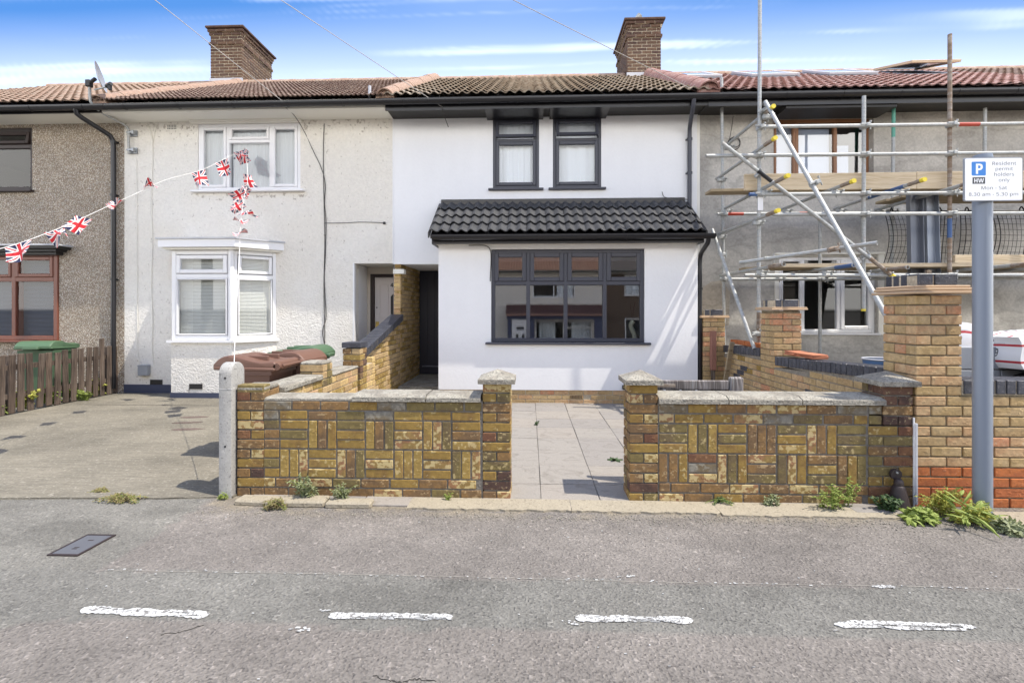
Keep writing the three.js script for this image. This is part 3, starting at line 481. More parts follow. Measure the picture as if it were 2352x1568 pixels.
{ // ---- pebbledashed house
  const x0 = -12.1, x1 = -7.065, h = thing('pebbledash_house', 'brown pebbledashed terraced house with dark red window frames and peach roof tiles', 'house');
  obj('wall', plate(rect(x0, x1, 0, 4.74), [rect(-10.4, -8.74, 3.56, 4.66), rect(-9.9, -8.25, 0.93, 2.46)], ZF - 0.25, ZF), M.pebble, h);
  shell(h, x0, x1);
  obj('soffit', bx(x0, x1 - 0.003, 4.712, 4.738, ZF - 0.01, -7.52), M.soffit, h); obj('fascia', bx(x0, x1 - 0.003, 4.715, 4.86, -7.52, -7.485), M.black, h);
  gutter(h, x0, x1 + 0.15, 4.785, -7.415); mainRoof(h, x0, x1, { w: 0.30, gauge: 0.34, rolls: 2, segs: 5, amp: 0.028, lip: 0.054, mats: MT.peach, ridge: MT.ridge });
  windowUnit(h, -10.4, 3.56, ZF - 0.03, 0, 1.66, 1.10, { frame: M.darkframe, t: 0.07, v: [[0.85, 0, 1.1]], h: [[0.78, 0.85, 1.66]], cells: [[0.07, 0.815, 0.07, 1.03], [0.885, 1.59, 0.07, 0.745], [0.885, 1.59, 0.815, 1.03, 0.055, 0.16]], sill: 0.04, out: 0.1, glass: M.glassplain, label: 'upper window with dark brown frame' });
  const wl = windowUnit(h, -9.9, 0.93, ZF + 0.03, 0, 1.65, 1.53, { frame: M.redwood, t: 0.075, depth: 0.14, v: [[0.85, 0, 1.53]], h: [[1.06, 0, 1.65]], cells: [[0.075, 0.81, 0.075, 1.02], [0.89, 1.575, 0.075, 1.02], [0.075, 0.81, 1.10, 1.455, 0.05], [0.89, 1.575, 1.10, 1.455, 0.06]], sill: 0.05, out: 0.09, glass: M.glassplain, label: 'lower window with reddish brown timber-effect frame' });
  obj('canopy', [bx(-10.1, -8.03, 2.50, 2.545, ZF - 0.01, ZF + 0.26, 0.008), bx(-10.1, -8.10, 2.46, 2.502, ZF - 0.01, ZF + 0.20), bx(-10.1, -8.17, 2.41, 2.462, ZF - 0.01, ZF + 0.13)], M.blackmatt, h);
  obj('canopy_felt', bx(-10.1, -7.99, 2.545, 2.575, ZF - 0.01, ZF + 0.29, 0.008), M.lead, h);
  downpipe(h, [[-7.43, 4.75, -7.415], [-7.43, 4.66, -7.43], [-7.20, 4.44, -7.84], [-7.20, 4.3, -7.86], [-7.20, 0.1, -7.86]], 0.038, M.black, [[-7.20, 4.36, -7.86], [-7.20, 3.44, -7.86], [-7.20, 1.98, -7.86]], 'swan-necked black downpipe');
}
{ // ---- cream house, number 42
  const x0 = -7.065, x1 = -2.325, h = thing('cream_house', 'cream roughcast terraced house with white bay window and brown tiled roof', 'house');
  const wall = plate([[x0, 0.16], [-3.02, 0.16], [-3.02, 2.25], [x1, 2.25], [x1, 4.74], [x0, 4.74]], [rect(-5.75, -3.94, 3.52, 4.67), rect(-6.1, -4.6, 0.98, 2.38)], ZF - 0.25, ZF);
  obj('wall', uvBox(wall, 7.065, 0), M.cream, h);
  obj('plinth', bx(x0, -3.02, 0, 0.158, ZF - 0.25, ZF + 0.012), M.bluepaint, h);
  shell(h, x0, x1, { gf: -8.7 });
  // the recessed porch
  obj('porch_reveal', bx(-3.10, -3.022, 0, 2.248, -8.66, ZF - 0.252), M.upvc, h); obj('porch_reveal', bx(-3.024, -3.0, 0.0, 2.26, -8.0, ZF + 0.004), M.upvc, h);
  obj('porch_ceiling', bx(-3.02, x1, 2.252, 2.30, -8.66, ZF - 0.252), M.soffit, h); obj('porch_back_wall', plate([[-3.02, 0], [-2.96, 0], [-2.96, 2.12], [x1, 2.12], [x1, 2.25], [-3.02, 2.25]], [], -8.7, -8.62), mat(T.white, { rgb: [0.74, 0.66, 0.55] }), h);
  const dr = obj('door', bx(-2.88, -2.33, 0.16, 2.06, -8.68, -8.632, 0.004), M.doorwhite, h);
  obj('door_frame', [bx(-2.96, -2.885, 0.1, 2.12, -8.69, -8.61, 0.005), bx(-2.884, x1, 2.062, 2.12, -8.69, -8.612, 0.005)], M.darkframe, h);
  for (const [a, b, c, d] of [[-2.80, -2.62, 1.30, 1.93], [-2.80, -2.62, 0.35, 1.18]]) obj('door_panel', [bx(a, b, c, c + 0.02, -8.634, -8.622, 0.004), bx(a, b, d - 0.02, d, -8.634, -8.622, 0.004), bx(a, a + 0.02, c + 0.021, d - 0.021, -8.634, -8.622, 0.004), bx(b - 0.02, b, c + 0.021, d - 0.021, -8.634, -8.622, 0.004)], M.doorwhite, dr);
  obj('door_glass', plate([[-2.58, 1.0], [-2.35, 1.0], [-2.35, 1.72], [-2.42, 1.78], [-2.51, 1.78], [-2.58, 1.70]], [], -8.633, -8.627), M.black, dr);
  obj('door_glass_trim', plate([[-2.60, 0.98], [-2.33, 0.98], [-2.33, 1.73], [-2.41, 1.80], [-2.52, 1.80], [-2.60, 1.71]], [[[-2.58, 1.0], [-2.35, 1.0], [-2.35, 1.72], [-2.42, 1.78], [-2.51, 1.78], [-2.58, 1.70]]], -8.632, -8.62), M.doorwhite, dr);
  obj('door_handle', [bx(-2.865, -2.80, 1.02, 1.24, -8.632, -8.618, 0.004), rod([-2.84, 1.16, -8.62], [-2.84, 1.16, -8.57], 0.012), rod([-2.85, 1.16, -8.575], [-2.75, 1.16, -8.575], 0.011)], M.brass, dr);
  obj('spyhole', rod([-2.84, 1.50, -8.64], [-2.84, 1.50, -8.62], 0.012), M.black, dr);
  obj('house_number', at(strip(new TextGeometry('42', { font, size: 0.075, depth: 0.008, curveSegments: 4 })), -2.585, 1.88, -8.632), M.black, dr);
  obj('soffit', bx(x0, x1 - 0.003, 4.712, 4.738, ZF - 0.01, -7.52), M.soffit, h); obj('fascia', bx(x0 + 0.01, x1 - 0.003, 4.715, 4.86, -7.52, -7.485), M.soffit, h);
  obj('window_head_trim', [bx(-5.86, -3.90, 4.668, 4.711, ZF - 0.01, ZF + 0.06, 0.004), bx(-5.84, -3.92, 4.69, 4.712, ZF + 0.06, ZF + 0.09)], M.soffit, h);
  gutter(h, x0 + 0.16, x1, 4.785, -7.415); const rf = mainRoof(h, x0, x1, { w: 0.316, gauge: 0.31, rolls: 4, segs: 3, amp: 0.022, lip: 0.062, mats: MT.brown, ridge: MT.ridge });
  slopeRow(rf, x0, YE + 0.0, ZE + 0.02, YR + 0.02, ZR, 0.135, MT.ridge[0], 10);
  chimney(h, -7.75, -6.97, -12.45, -11.12, 7.05, 8.26, 1);
  const g3 = [0.0, 0.527, 1.285, 1.81];
  windowUnit(h, -5.75, 3.52, ZF - 0.01, 0, 1.81, 1.15, { frame: M.upvc, t: 0.055, v: [[0.527, 0, 1.15], [1.285, 0, 1.15]], h: [[0.85, 0.527, 1.285]], cells: [[0.055, 0.50, 0.055, 1.095, 0.05], [1.312, 1.755, 0.055, 1.095, 0.05], [0.555, 1.257, 0.055, 0.822], [0.555, 1.257, 0.878, 1.095, 0.048]], sill: 0.09, out: 0.085, label: 'upper white window with three lights' });
  // canted bay
  const bay = sub('bay', h), P = [[-5.90, ZF], [-5.89, -7.50], [-4.87, -7.50], [-4.36, ZF]];
  obj('bay_wall', uvBox(prism([...P, [-4.36, ZF - 0.02], [-5.90, ZF - 0.02]], 0.10, 0.92), 7.065, 0), M.cream, bay);
  obj('bay_plinth', prism(P.map(([x, z]) => [x + (x < -5 ? -0.01 : 0.01), z + 0.01]), 0, 0.098), M.bluepaint, bay);
  const sp = (o, n) => o.map(([x, z], i) => [x + (i < 2 ? -n : n), i === 0 || i === 3 ? z : z + n * 0.9]);
  obj('bay_sill', prism(sp(P, 0.05), 0.921, 0.958), M.upvc, bay); obj('bay_roof', prism(sp(P, 0.13), 2.475, 2.60), M.upvc, bay); obj('bay_roof_felt', prism(sp(P, 0.155), 2.601, 2.628), M.lead, bay);
  obj('bay_soffit', prism(sp(P, 0.08), 2.44, 2.474), M.soffit, bay);
  const side = Math.hypot(0.51, 0.43), an = Math.atan2(0.43, 0.51);
  const bw = windowUnit(h, -5.89, 0.96, -7.51, 0, 1.02, 1.48, { frame: M.upvc, t: 0.075, h: [[1.05, 0, 1.02]], cells: [[0.085, 0.935, 0.085, 1.01, 0.02], [0.085, 0.935, 1.095, 1.395, 0.065]], label: 'front face of white bay window' });
  windowUnit(h, -4.865, 0.96, -7.512, an, side, 1.48, { frame: M.upvc, t: 0.07, h: [[1.05, 0, side]], cells: [[0.08, side - 0.08, 0.085, 1.01, 0.02], [0.08, side - 0.08, 1.095, 1.395, 0.05]], label: 'slanting side face of white bay window' });
  obj('bay_side', bx(-5.897, -5.835, 0.96, 2.44, ZF + 0.002, -7.585), M.upvc, bay);
  obj('corner_post', [rod([-4.875, 0.96, -7.51], [-4.875, 2.44, -7.51], 0.04, 10)], M.upvc, bay);
  obj('air_brick', [bx(-6.30, -6.12, 4.58, 4.67, ZF - 0.02, ZF + 0.004)], M.soffit, h); { const hs = []; for (let a = 0; a < 6; a++) for (let b = 0; b < 3; b++) hs.push(bx(-6.288 + a * 0.028, -6.272 + a * 0.028, 4.592 + b * 0.027, 4.608 + b * 0.027, ZF + 0.003, ZF + 0.006)); obj('air_brick_holes', hs, M.blackmatt, h); }
  for (const x of [-6.60, -5.58]) obj('plinth_vent', bx(x, x + 0.22, 0.16, 0.245, x < -6 ? ZF : -7.50, (x < -6 ? ZF : -7.50) + 0.008), M.blackmatt, h);
  obj('meter_box', [bx(-6.76, -6.59, 0.32, 0.50, ZF, ZF + 0.09, 0.012), bx(-6.755, -6.595, 0.485, 0.507, ZF, ZF + 0.098, 0.006)], M.plasticgrey, h);
  const cb = (pts, r = 0.006, m = M.cable) => obj('cable', pipe(pts, r, 60, 5), m, h);
  const q = ZF + 0.012;
  cb([[-3.94, 4.72, -7.45], [-3.93, 4.70, -7.7], [-3.86, 4.5, q], [-3.72, 4.2, q], [-3.56, 3.86, q], [-3.50, 3.6, q], [-3.515, 3.3, q], [-3.49, 3.0, q], [-3.50, 2.4, q], [-3.52, 2.0, q], [-3.5, 1.6, q], [-3.49, 1.3, q], [-3.55, 1.1, q], [-3.5, 0.8, q]]);
  cb([[-3.52, 4.64, q], [-3.535, 4.2, q], [-3.525, 3.4, q], [-3.51, 2.6, q], [-3.525, 1.9, q], [-3.515, 1.2, q], [-3.51, 0.75, q]]);
  cb([[-3.52, 2.94, q], [-3.1, 2.945, q], [-2.9, 2.955, q], [-2.49, 2.94, q]], 0.0045); obj('cable_clip', bx(-2.50, -2.46, 2.915, 2.955, ZF, ZF + 0.02), M.cable, h);
  cb([[-6.66, 4.70, q], [-6.58, 4.55, q], [-6.55, 4.3, q], [-6.57, 3.4, q], [-6.555, 2.6, q], [-6.57, 1.9, q], [-6.55, 1.3, q], [-6.555, 0.75, q], [-6.53, 0.5, q]], 0.006, M.soffit);
  cb([[-6.46, 4.70, q], [-6.52, 4.50, q], [-6.55, 4.36, q]], 0.005, M.soffit); cb([[-6.84, 4.1, q], [-6.83, 3.0, q], [-6.82, 1.2, q], [-6.80, 0.6, q], [-6.70, 0.42, q]], 0.005, M.soffit);
}
const pier = (x0, x1, z0, z1, y0, y1, w, par, o = {}) => {  // brick pier seen from the front and both sides
  const rows = Math.round((y1 - y0) / 0.075), W = x1 - x0, D = z1 - z0, J = 0.010;
  obj('mortar_core', bx(x0 + 0.011, x1 - 0.011, y0, y1 - 0.008, z0 + 0.011, z1 - 0.011), o.mortar || MORT.grey, par);
  for (let r = 0; r < rows; r++) {
    const y = y0 + r * 0.075 + 0.0325, ww = o.row ? o.row(r) : w, n = W > 0.25 ? (r % 2 ? [0.66, 0.34] : [0.34, 0.66]) : r % 2 ? [1] : [0.5, 0.5]; let a = x0;
    if (!(r < (o.front || 0))) n.forEach((f, i) => { const l = (W + J) * f - J; brick(par, a + l / 2, y, z1 - 0.05, l, 0.065, 0.1, 0, choose(ww)); a += l + J; });
    for (const s of o.sides || [-1, 1]) { const m = r % 2 ? [0.5, 0.5] : [1], len = D - 0.103; let b = z0; m.forEach(f => { const l = (len + J) * f - J; if (l > 0.02) brick(par, s < 0 ? x0 + 0.05 : x1 - 0.05, y, b + l / 2, l, 0.065, 0.1, Math.PI / 2, choose(ww)); b += l + J; }); }
    if (o.back) brick(par, (x0 + x1) / 2, y, z0 + 0.05, W - 0.21, 0.065, 0.1, 0, choose(ww));
  }
};
{ // ---- white house with the single-storey bay
  const x0 = -2.325, x1 = 2.79, h = thing('white_house', 'smooth white rendered terraced house with anthracite windows and slate-grey tiled bay roof', 'house');
  obj('wall', plate([[x0, 2.235], [-1.43, 2.235], [-1.43, 0], [x1, 0], [x1, 4.74], [x0, 4.74]], [rect(-0.625, 0.155, 3.50, 4.70), rect(0.388, 1.197, 3.50, 4.70), rect(-1.1, 2.2, 0.3, 2.3)], ZF - 0.25, ZF), M.white, h);
  shell(h, x0, x1, { gf: -9.5 });
  obj('wall_bead', bx(x0 - 0.012, x0 + 0.004, 2.24, 4.72, ZF - 0.01, ZF + 0.012), M.upvc, h); obj('expansion_joint', bx(x1 - 0.01, x1 + 0.035, 0, 4.72, ZF - 0.1, ZF + 0.006), M.soffit, h);
  // porch passage
  obj('porch_ceiling', bx(x0 + 0.1, -1.2, 2.236, 2.30, -9.32, ZF - 0.02), M.white, h); obj('porch_side_wall', bx(-1.43, -1.33, 0, 2.235, -9.4, ZF - 0.251), M.white, h);
  const d = obj('door', bx(-2.2, -1.432, 0.18, 2.234, -9.38, -9.31, 0.004), M.navy, h); obj('letter_rail', bx(-2.15, -1.45, 0.32, 0.345, -9.312, -9.295, 0.004), plain(0.2, 0.2, 0.24, 0.35), d); for (let i = 0; i < 5; i++) obj('door_board', bx(-2.19 + i * 0.151, -2.045 + i * 0.151, 0.40, 2.22, -9.312, -9.304, 0.003), M.navy, d);
  obj('doorstep', [bx(-2.215, -1.431, 0.0, 0.175, -9.31, -7.78, 0.01)], M.lichen, h); obj('door_pull', [bx(-1.47, -1.44, 1.02, 1.10, -7.94, -7.90, 0.004)], M.brass, h);
  const pw = sub('passage_wall', h); obj('mortar_core', bx(x0 + 0.004, -2.207, 0, 2.234, -9.4, ZF - 0.008), MORT.dark, pw);
  face(pw, -2.2, ZF, 0, -1, 1.38, 0.0, 30, { tan: 2, sandy: 3, gold: 2, ochre: 1 }, { n: [1, 0], h: 0.065 });
  for (let r = 0; r < 26; r++) brick(pw, -2.262, 0.2 + r * 0.075 + 0.0325, ZF - 0.05, 0.112, 0.065, 0.098, 0, choose({ buff: 3, lemon: 2, salmon: 1 }));
  obj('padstone', bx(-2.33, -2.14, 2.07, 2.15, ZF - 0.12, ZF + 0.012, 0.006), M.soffit, pw);
  // eaves
  obj('soffit', bx(x0, x1, 4.705, 4.735, ZF - 0.01, -7.50), M.blackmatt, h); obj('fascia', bx(x0, x1, 4.66, 4.86, -7.50, -7.47), M.black, h);
  for (const [a, b] of [[-0.72, 0.22], [0.33, 1.27]]) obj('window_hood', bx(a, b, 4.66, 4.80, ZF + 0.001, -7.502), M.black, h);
  gutter(h, x0, x1, 4.785, -7.405); const rf = mainRoof(h, x0, x1, { w: 0.30, gauge: 0.345, rolls: 2, segs: 5, amp: 0.036, lip: 0.060, mats: MT.beige, ridge: MT.ridge });
  slopeRow(rf, x0, YE + 0.02, ZE + 0.0, YR + 0.04, ZR, 0.15, MT.ridge[0], 9); slopeRow(rf, x1, YE + 0.01, ZE + 0.02, YR + 0.05, ZR, 0.175, MT.newridge[0], 9);
  const ch = chimney(h, 2.26, 3.03, -12.3, -10.98, 6.93, 8.13, -1);
  obj('chimney_cowl', [rod([2.55, 8.15, -11.4], [2.55, 8.40, -11.4], 0.06, 12, 0.05), rod([2.52, 8.38, -11.4], [2.64, 8.52, -11.38], 0.055, 12, 0.065)], M.galv, ch);
  obj('soil_vent', [rod([-2.62, 4.9, -7.6], [-2.62, 5.12, -7.6], 0.025)], M.lead, h);
  downpipe(h, [[2.55, 4.74, -7.405], [2.55, 4.62, -7.45], [2.63, 4.46, -7.84], [2.64, 4.3, -7.875], [2.64, 3.1, -7.875]], 0.035, M.anth, [[2.64, 4.28, -7.875], [2.64, 3.72, -7.875]]);
  for (const [x, w] of [[-0.625, 0.78], [0.388, 0.809]]) windowUnit(h, x, 3.505, ZF - 0.012, 0, w, 1.195, { frame: M.anth, t: 0.05, h: [[0.815, 0, w]], cells: [[0.052, w - 0.052, 0.05, 0.788, 0.055], [0.052, w - 0.052, 0.842, 1.145, 0.05, x > 0 ? 0.34 : 0.22]], sill: 0.075, out: 0.07, label: x > 0 ? 'upper window beside the downpipe' : 'upper window beside the cream house' });
  // bay
  const bay = sub('bay', h), Z = -7.30, a = -1.428, b = 2.57;
  obj('bay_wall', [plate(rect(a, b, 0.215, 2.47), [rect(-0.603, 1.766, 0.955, 2.40)], Z - 0.2, Z), bx(a, a + 0.2, 0.215, 2.47, ZF + 0.002, Z - 0.201), bx(b - 0.2, b, 0.215, 2.47, ZF + 0.002, Z - 0.201)], M.white, bay);
  const pl = sub('bay_plinth', h); obj('mortar_core', [bx(a + 0.02, b - 0.02, 0, 0.213, Z - 0.19, Z - 0.022)], MORT.light, pl); face(pl, a + 0.013, Z - 0.014, 1, 0, b - a - 0.03, 0.0, 3, { tan: 3, buff: 3, sandy: 1, salmon: 0.3 }, { n: [0, 1], h: 0.062, skip: (s, y) => Math.abs(s + a - 0.72) < 0.12 && Math.abs(y - 0.106) < 0.02 });
  obj('air_brick', bx(0.61, 0.83, 0.075, 0.137, Z - 0.1, Z - 0.014, 0.003), MB.tan, pl); { const hs = []; for (let i = 0; i < 8; i++) for (let j = 0; j < 3; j++) hs.push(bx(0.63 + i * 0.023, 0.645 + i * 0.023, 0.083 + j * 0.017, 0.094 + j * 0.017, Z - 0.015, Z - 0.0125)); obj('air_brick_holes', hs, M.blackmatt, pl); }
  const xs = [0, 0.577, 1.16, 1.765, 2.369], W = 2.369, cells = []; for (let i = 0; i < 4; i++) { const p = xs[i] + (i ? 0.03 : 0.05), q = xs[i + 1] - (i < 3 ? 0.03 : 0.05); cells.push([p, q, 0.05, 0.885], [p, q, 0.945, 1.385, 0.065]); }
  windowUnit(h, -0.603, 0.957, Z - 0.035, 0, W, 1.44, { frame: M.anth, t: 0.06, depth: 0.09, v: xs.slice(1, 4).map(x => [x, 0, 1.44]), h: [[0.915, 0, W]], cells, sill: 0.085, out: 0.10, glass: M.glassdark, tilt: -0.033, double: true, label: 'wide anthracite window with four lights and four top vents' });
  const ye = 2.60, ze = -7.03, yr = 3.235, zr = ZF + 0.03, br = obj('bay_roof', [plate([[-ze, ye - 0.02], [-ze, ye - 0.07], [-ZF, yr - 0.1], [-ZF, yr - 0.03]], [], 0, 4.08).rotateY(Math.PI / 2).translate(-1.50, 0, 0)], M.black, h);
  tiles(br, -1.52, 2.60, ye, ze + 0.02, yr, zr, { w: 0.30, gauge: 0.275, rolls: 2, segs: 5, amp: 0.04, lip: 0.036, mats: MT.slate });
  obj('flashing', [bx(-1.50, 2.57, yr - 0.02, yr + 0.085, ZF + 0.001, ZF + 0.045, 0.006)], M.black, br); for (const x of [-1.535, 2.60]) obj('verge', [plate([[-ze - 0.01, ye - 0.06], [-ze - 0.01, ye + 0.02], [-zr, yr + 0.02], [-zr, yr - 0.06]], [], 0, 0.02).rotateY(Math.PI / 2).translate(x, 0, 0)], M.black, br);
  obj('bay_fascia', [bx(-1.49, 2.59, 2.455, 2.575, -7.12, -7.085, 0.003), bx(-1.49, -1.46, 2.455, 2.60, ZF + 0.001, -7.122), bx(2.56, 2.59, 2.455, 2.60, ZF + 0.001, -7.122)], M.black, h); obj('bay_soffit', bx(-1.458, 2.558, 2.471, 2.49, ZF + 0.002, -7.123), M.soffit, h);
  gutter(h, -1.47, 2.72, 2.565, -7.02, M.black, 1.3); downpipe(h, [[2.63, 2.52, -7.02], [2.635, 2.46, -7.04], [2.625, 2.32, -7.33], [2.62, 2.2, -7.35], [2.62, 0.02, -7.35]], 0.034, M.black, [[2.62, 1.78, -7.35]]);
  obj('cable', pipe([[-1.44, 4.86, -7.42], [-1.40, 4.66, -7.47], [-1.38, 4.55, ZF + 0.02]], 0.006, 20, 5), M.cable, h); obj('cable', pipe([[2.2, 3.42, ZF + 0.02], [2.22, 3.33, ZF + 0.06], [2.35, 3.27, -7.75], [2.55, 3.24, -7.7]], 0.006, 24, 5), M.cable, h); obj('cable', pipe([[-0.95, 2.46, Z + 0.02], [-0.68, 2.45, Z + 0.02], [-0.62, 2.40, Z + 0.012], [-0.615, 1.9, Z + 0.01]], 0.007, 24, 5), M.cable, h);
  obj('wall_socket', bx(1.42, 1.62, 0.24, 0.30, Z, Z + 0.06, 0.006), M.blackmatt, h);
}
{ // ---- grey house under renovation
  const x0 = 2.79, x1 = 9.2, h = thing('grey_house', 'grey cement-rendered house under renovation with red tiled roof and brown upper window', 'house');
  obj('wall', uvBox(plate(rect(x0 + 0.04, x1, 0, 4.72), [rect(4.03, 5.64, 3.55, 4.64), rect(4.12, 5.68, 1.08, 2.33)], ZF - 0.25, ZF), -2.79, 0.3), M.cement, h); shell(h, x0, x1);
  obj('soffit', bx(x0 + 0.002, x1, 4.69, 4.72, ZF - 0.01, -7.49), M.blackmatt, h); obj('fascia', bx(x0 + 0.002, x1, 4.64, 4.86, -7.49, -7.46), M.black, h); obj('window_hood', bx(4.0, 5.68, 4.60, 4.80, ZF + 0.001, -7.492), M.blackmatt, h);
  gutter(h, x0, x1, 4.785, -7.40, M.black, 0.85);
  const rl = [[3.1, 3.95], [4.5, 5.5], [6.05, 7.05]], rf = mainRoof(h, x0, x1, { w: 0.30, gauge: 0.34, rolls: 2, segs: 5, amp: 0.026, lip: 0.056, mats: MT.rose, ridge: MT.ridge, ridgeStep: 0.45, skip: (x, z) => z < -9.75 && z > -11 && [...rl, [7.6, 8.6]].some(([a, b]) => x > a && x < b) });
  const ang = Math.atan2(YR - YE, ZE - ZR), up = (t, e = 0) => [YE + t * Math.sin(ang) + e * Math.cos(ang), ZE - t * Math.cos(ang) + e * Math.sin(ang)];
  for (const [a, b] of [...rl, [7.6, 8.6]]) {
    const r = sub('rooflight', rf), W = b - a, [y, z] = up(2.65, 0.03), open = a > 7; r.position.set((a + b) / 2, y, z); r.rotation.x = ang;
    obj('rooflight_kerb', [bx(-W / 2, W / 2, -0.06, 0.05, -0.09, 0), bx(-W / 2, -W / 2 + 0.09, -0.06, 0.05, -1.2, -0.091), bx(W / 2 - 0.09, W / 2, -0.06, 0.05, -1.2, -0.091), bx(-W / 2 + 0.091, W / 2 - 0.091, -0.06, 0.05, -1.2, -1.12)], M.plasticgrey, r);
    const s = sub('rooflight_sash', r); s.position.set(0, 0.055, -1.15); if (open) s.rotation.x = -0.17;
    obj('sash_frame', [bx(-W / 2 + 0.02, W / 2 - 0.02, 0, 0.05, 1.02, 1.12, 0.006), bx(-W / 2 + 0.02, -W / 2 + 0.1, 0, 0.05, 0, 1.019, 0.006), bx(W / 2 - 0.1, W / 2 - 0.02, 0, 0.05, 0, 1.019, 0.006)], open ? M.wood : M.lead, s); obj('pane', bx(-W / 2 + 0.1, W / 2 - 0.1, 0.02, 0.03, 0, 1.02), plain(0.55, 0.62, 0.70, 0.06), s);
  }
  windowUnit(h, 4.03, 3.55, ZF - 0.11, 0, 1.61, 1.09, { frame: M.oak, t: 0.055, v: [[0.44, 0, 1.09], [1.07, 0, 1.09]], h: [], cells: [[0.055, 0.41, 0.055, 1.035, 0.045], [0.47, 1.04, 0.055, 1.035], [1.10, 1.555, 0.055, 1.035]], glass: M.glassdark, label: 'upper window with brown timber-effect frame' });
  for (const [a, b, y] of [[4.10, 4.42, 4.56], [4.52, 5.04, 4.50], [5.12, 5.36, 4.22]]) obj('protective_film', bx(a, b, 3.60, y, ZF - 0.20, ZF - 0.19), plain(0.50, 0.56, 0.68, 0.35), h);
  windowUnit(h, 4.12, 1.08, ZF - 0.03, 0, 1.56, 1.25, { frame: M.upvc, t: 0.055, v: [[0.40, 0, 1.25], [0.98, 0, 1.25]], cells: [[0.055, 0.37, 0.055, 1.195, 0.02], [0.43, 0.95, 0.055, 1.195], [1.01, 1.505, 0.055, 1.195, 0.06]], sill: 0.05, out: 0.08, label: 'lower white window behind the scaffold' });
  obj('old_frame', [bx(5.70, 5.79, 1.05, 2.36, ZF, ZF + 0.03, 0.004), bx(4.05, 5.80, 2.365, 2.40, ZF, ZF + 0.04, 0.004), bx(4.04, 4.11, 1.5, 2.2, ZF, ZF + 0.02, 0.006)], M.soffit, h);
  obj('render_patch', plate([[2.84, 1.2], [3.3, 1.2], [3.32, 1.75], [3.2, 1.95], [3.0, 1.92], [2.84, 1.8]], [], ZF, ZF + 0.004), mat(T.cement, { rgb: [0.95, 0.88, 0.78], bump: 0.003 }), h);
}
{ // ---- next house along the terrace
  const x0 = 9.2, x1 = 14, h = thing('pale_house', 'pale rendered terraced house next to the grey one', 'house'); obj('wall', plate(rect(x0 + 0.01, x1, 0, 4.72), [rect(10.6, 12.2, 3.5, 4.6), rect(10.6, 12.4, 1.0, 2.3)], ZF - 0.25, ZF), M.white, h); shell(h, x0, x1);
  obj('soffit', bx(x0 + 0.002, x1, 4.69, 4.72, ZF - 0.01, -7.49), M.soffit, h); obj('fascia', bx(x0 + 0.002, x1, 4.64, 4.86, -7.49, -7.46), M.black, h); gutter(h, x0, x1, 4.785, -7.40); mainRoof(h, x0, x1, { w: 0.30, gauge: 0.34, rolls: 2, segs: 5, amp: 0.028, lip: 0.054, mats: MT.brown, ridge: MT.ridge });
  for (const [a, b, c, d] of [[10.6, 12.2, 3.5, 4.6], [10.6, 12.4, 1.0, 2.3]]) windowUnit(h, a, c, ZF - 0.02, 0, b - a, d - c, { frame: M.upvc, t: 0.06, v: [[(b - a) / 2, 0, d - c]], cells: [[0.06, (b - a) / 2 - 0.03, 0.06, d - c - 0.06], [(b - a) / 2 + 0.03, b - a - 0.06, 0.06, d - c - 0.06]], sill: 0.06 });
}
// ---- curtains and blinds behind the panes
drape('curtain', 'white curtain behind the dark upper window beside the cream house', -0.57, 0.10, 3.53, 4.68, -8.03, M.curtain, 5, 0.02);
drape('curtain', 'white curtain behind the dark upper window beside the downpipe', 0.44, 1.14, 3.53, 4.68, -8.04, M.curtain, 3, 0.025);
drape('net_curtain', 'patterned net curtain in the narrow upper light of the cream house beside the porch side', -4.46, -4.0, 3.55, 4.62, -8.02, M.net, 5, 0.015); drape('net_curtain', 'net curtain in the wide middle upper light of the cream house', -5.2, -4.5, 3.55, 4.62, -8.02, M.net, 7, 0.014); drape('net_curtain', 'net curtain in the narrow upper light of the cream house beside the satellite dish', -5.70, -5.24, 3.55, 4.62, -8.02, M.net, 5, 0.014);
function blind(label, x, z, turn, w, y0, y1, ang, m = M.blind) {
  const t = thing('venetian_blind', label, 'blind'); t.position.set(x, 0, z); t.rotation.y = turn; const g = uvBox(at(strip(new THREE.BoxGeometry(w, 0.0016, 0.024)), w / 2, 0, 0));
  for (let y = y0; y < y1 - 0.02; y += 0.0235) { const s = flags(new THREE.Mesh(g, m)); s.name = 'slat'; s.position.set(0, y, 0); s.rotation.x = ang; t.add(s); }
  obj('head_rail', bx(0, w, y1 - 0.02, y1 + 0.015, -0.015, 0.015), m, t);
  obj('ladder_cord', [0.12, w - 0.12].map(q => rod([q, y0, 0.013], [q, y1, 0.013], 0.0015, 5)), m, t); return t;
}
blind('cream slatted blind in the front face of the white bay window', -5.81, -7.61, 0, 0.86, 1.04, 2.36, 0.9); blind('cream slatted blind in the slanting side of the white bay window', -4.84, -7.64, Math.atan2(0.43, 0.51), 0.50, 1.04, 2.36, 0.9);
blind('dark slatted blind behind the reddish brown lower window', -9.84, -8.04, 0, 1.52, 1.0, 2.40, 0.75, plain(0.13, 0.14, 0.17, 0.5));

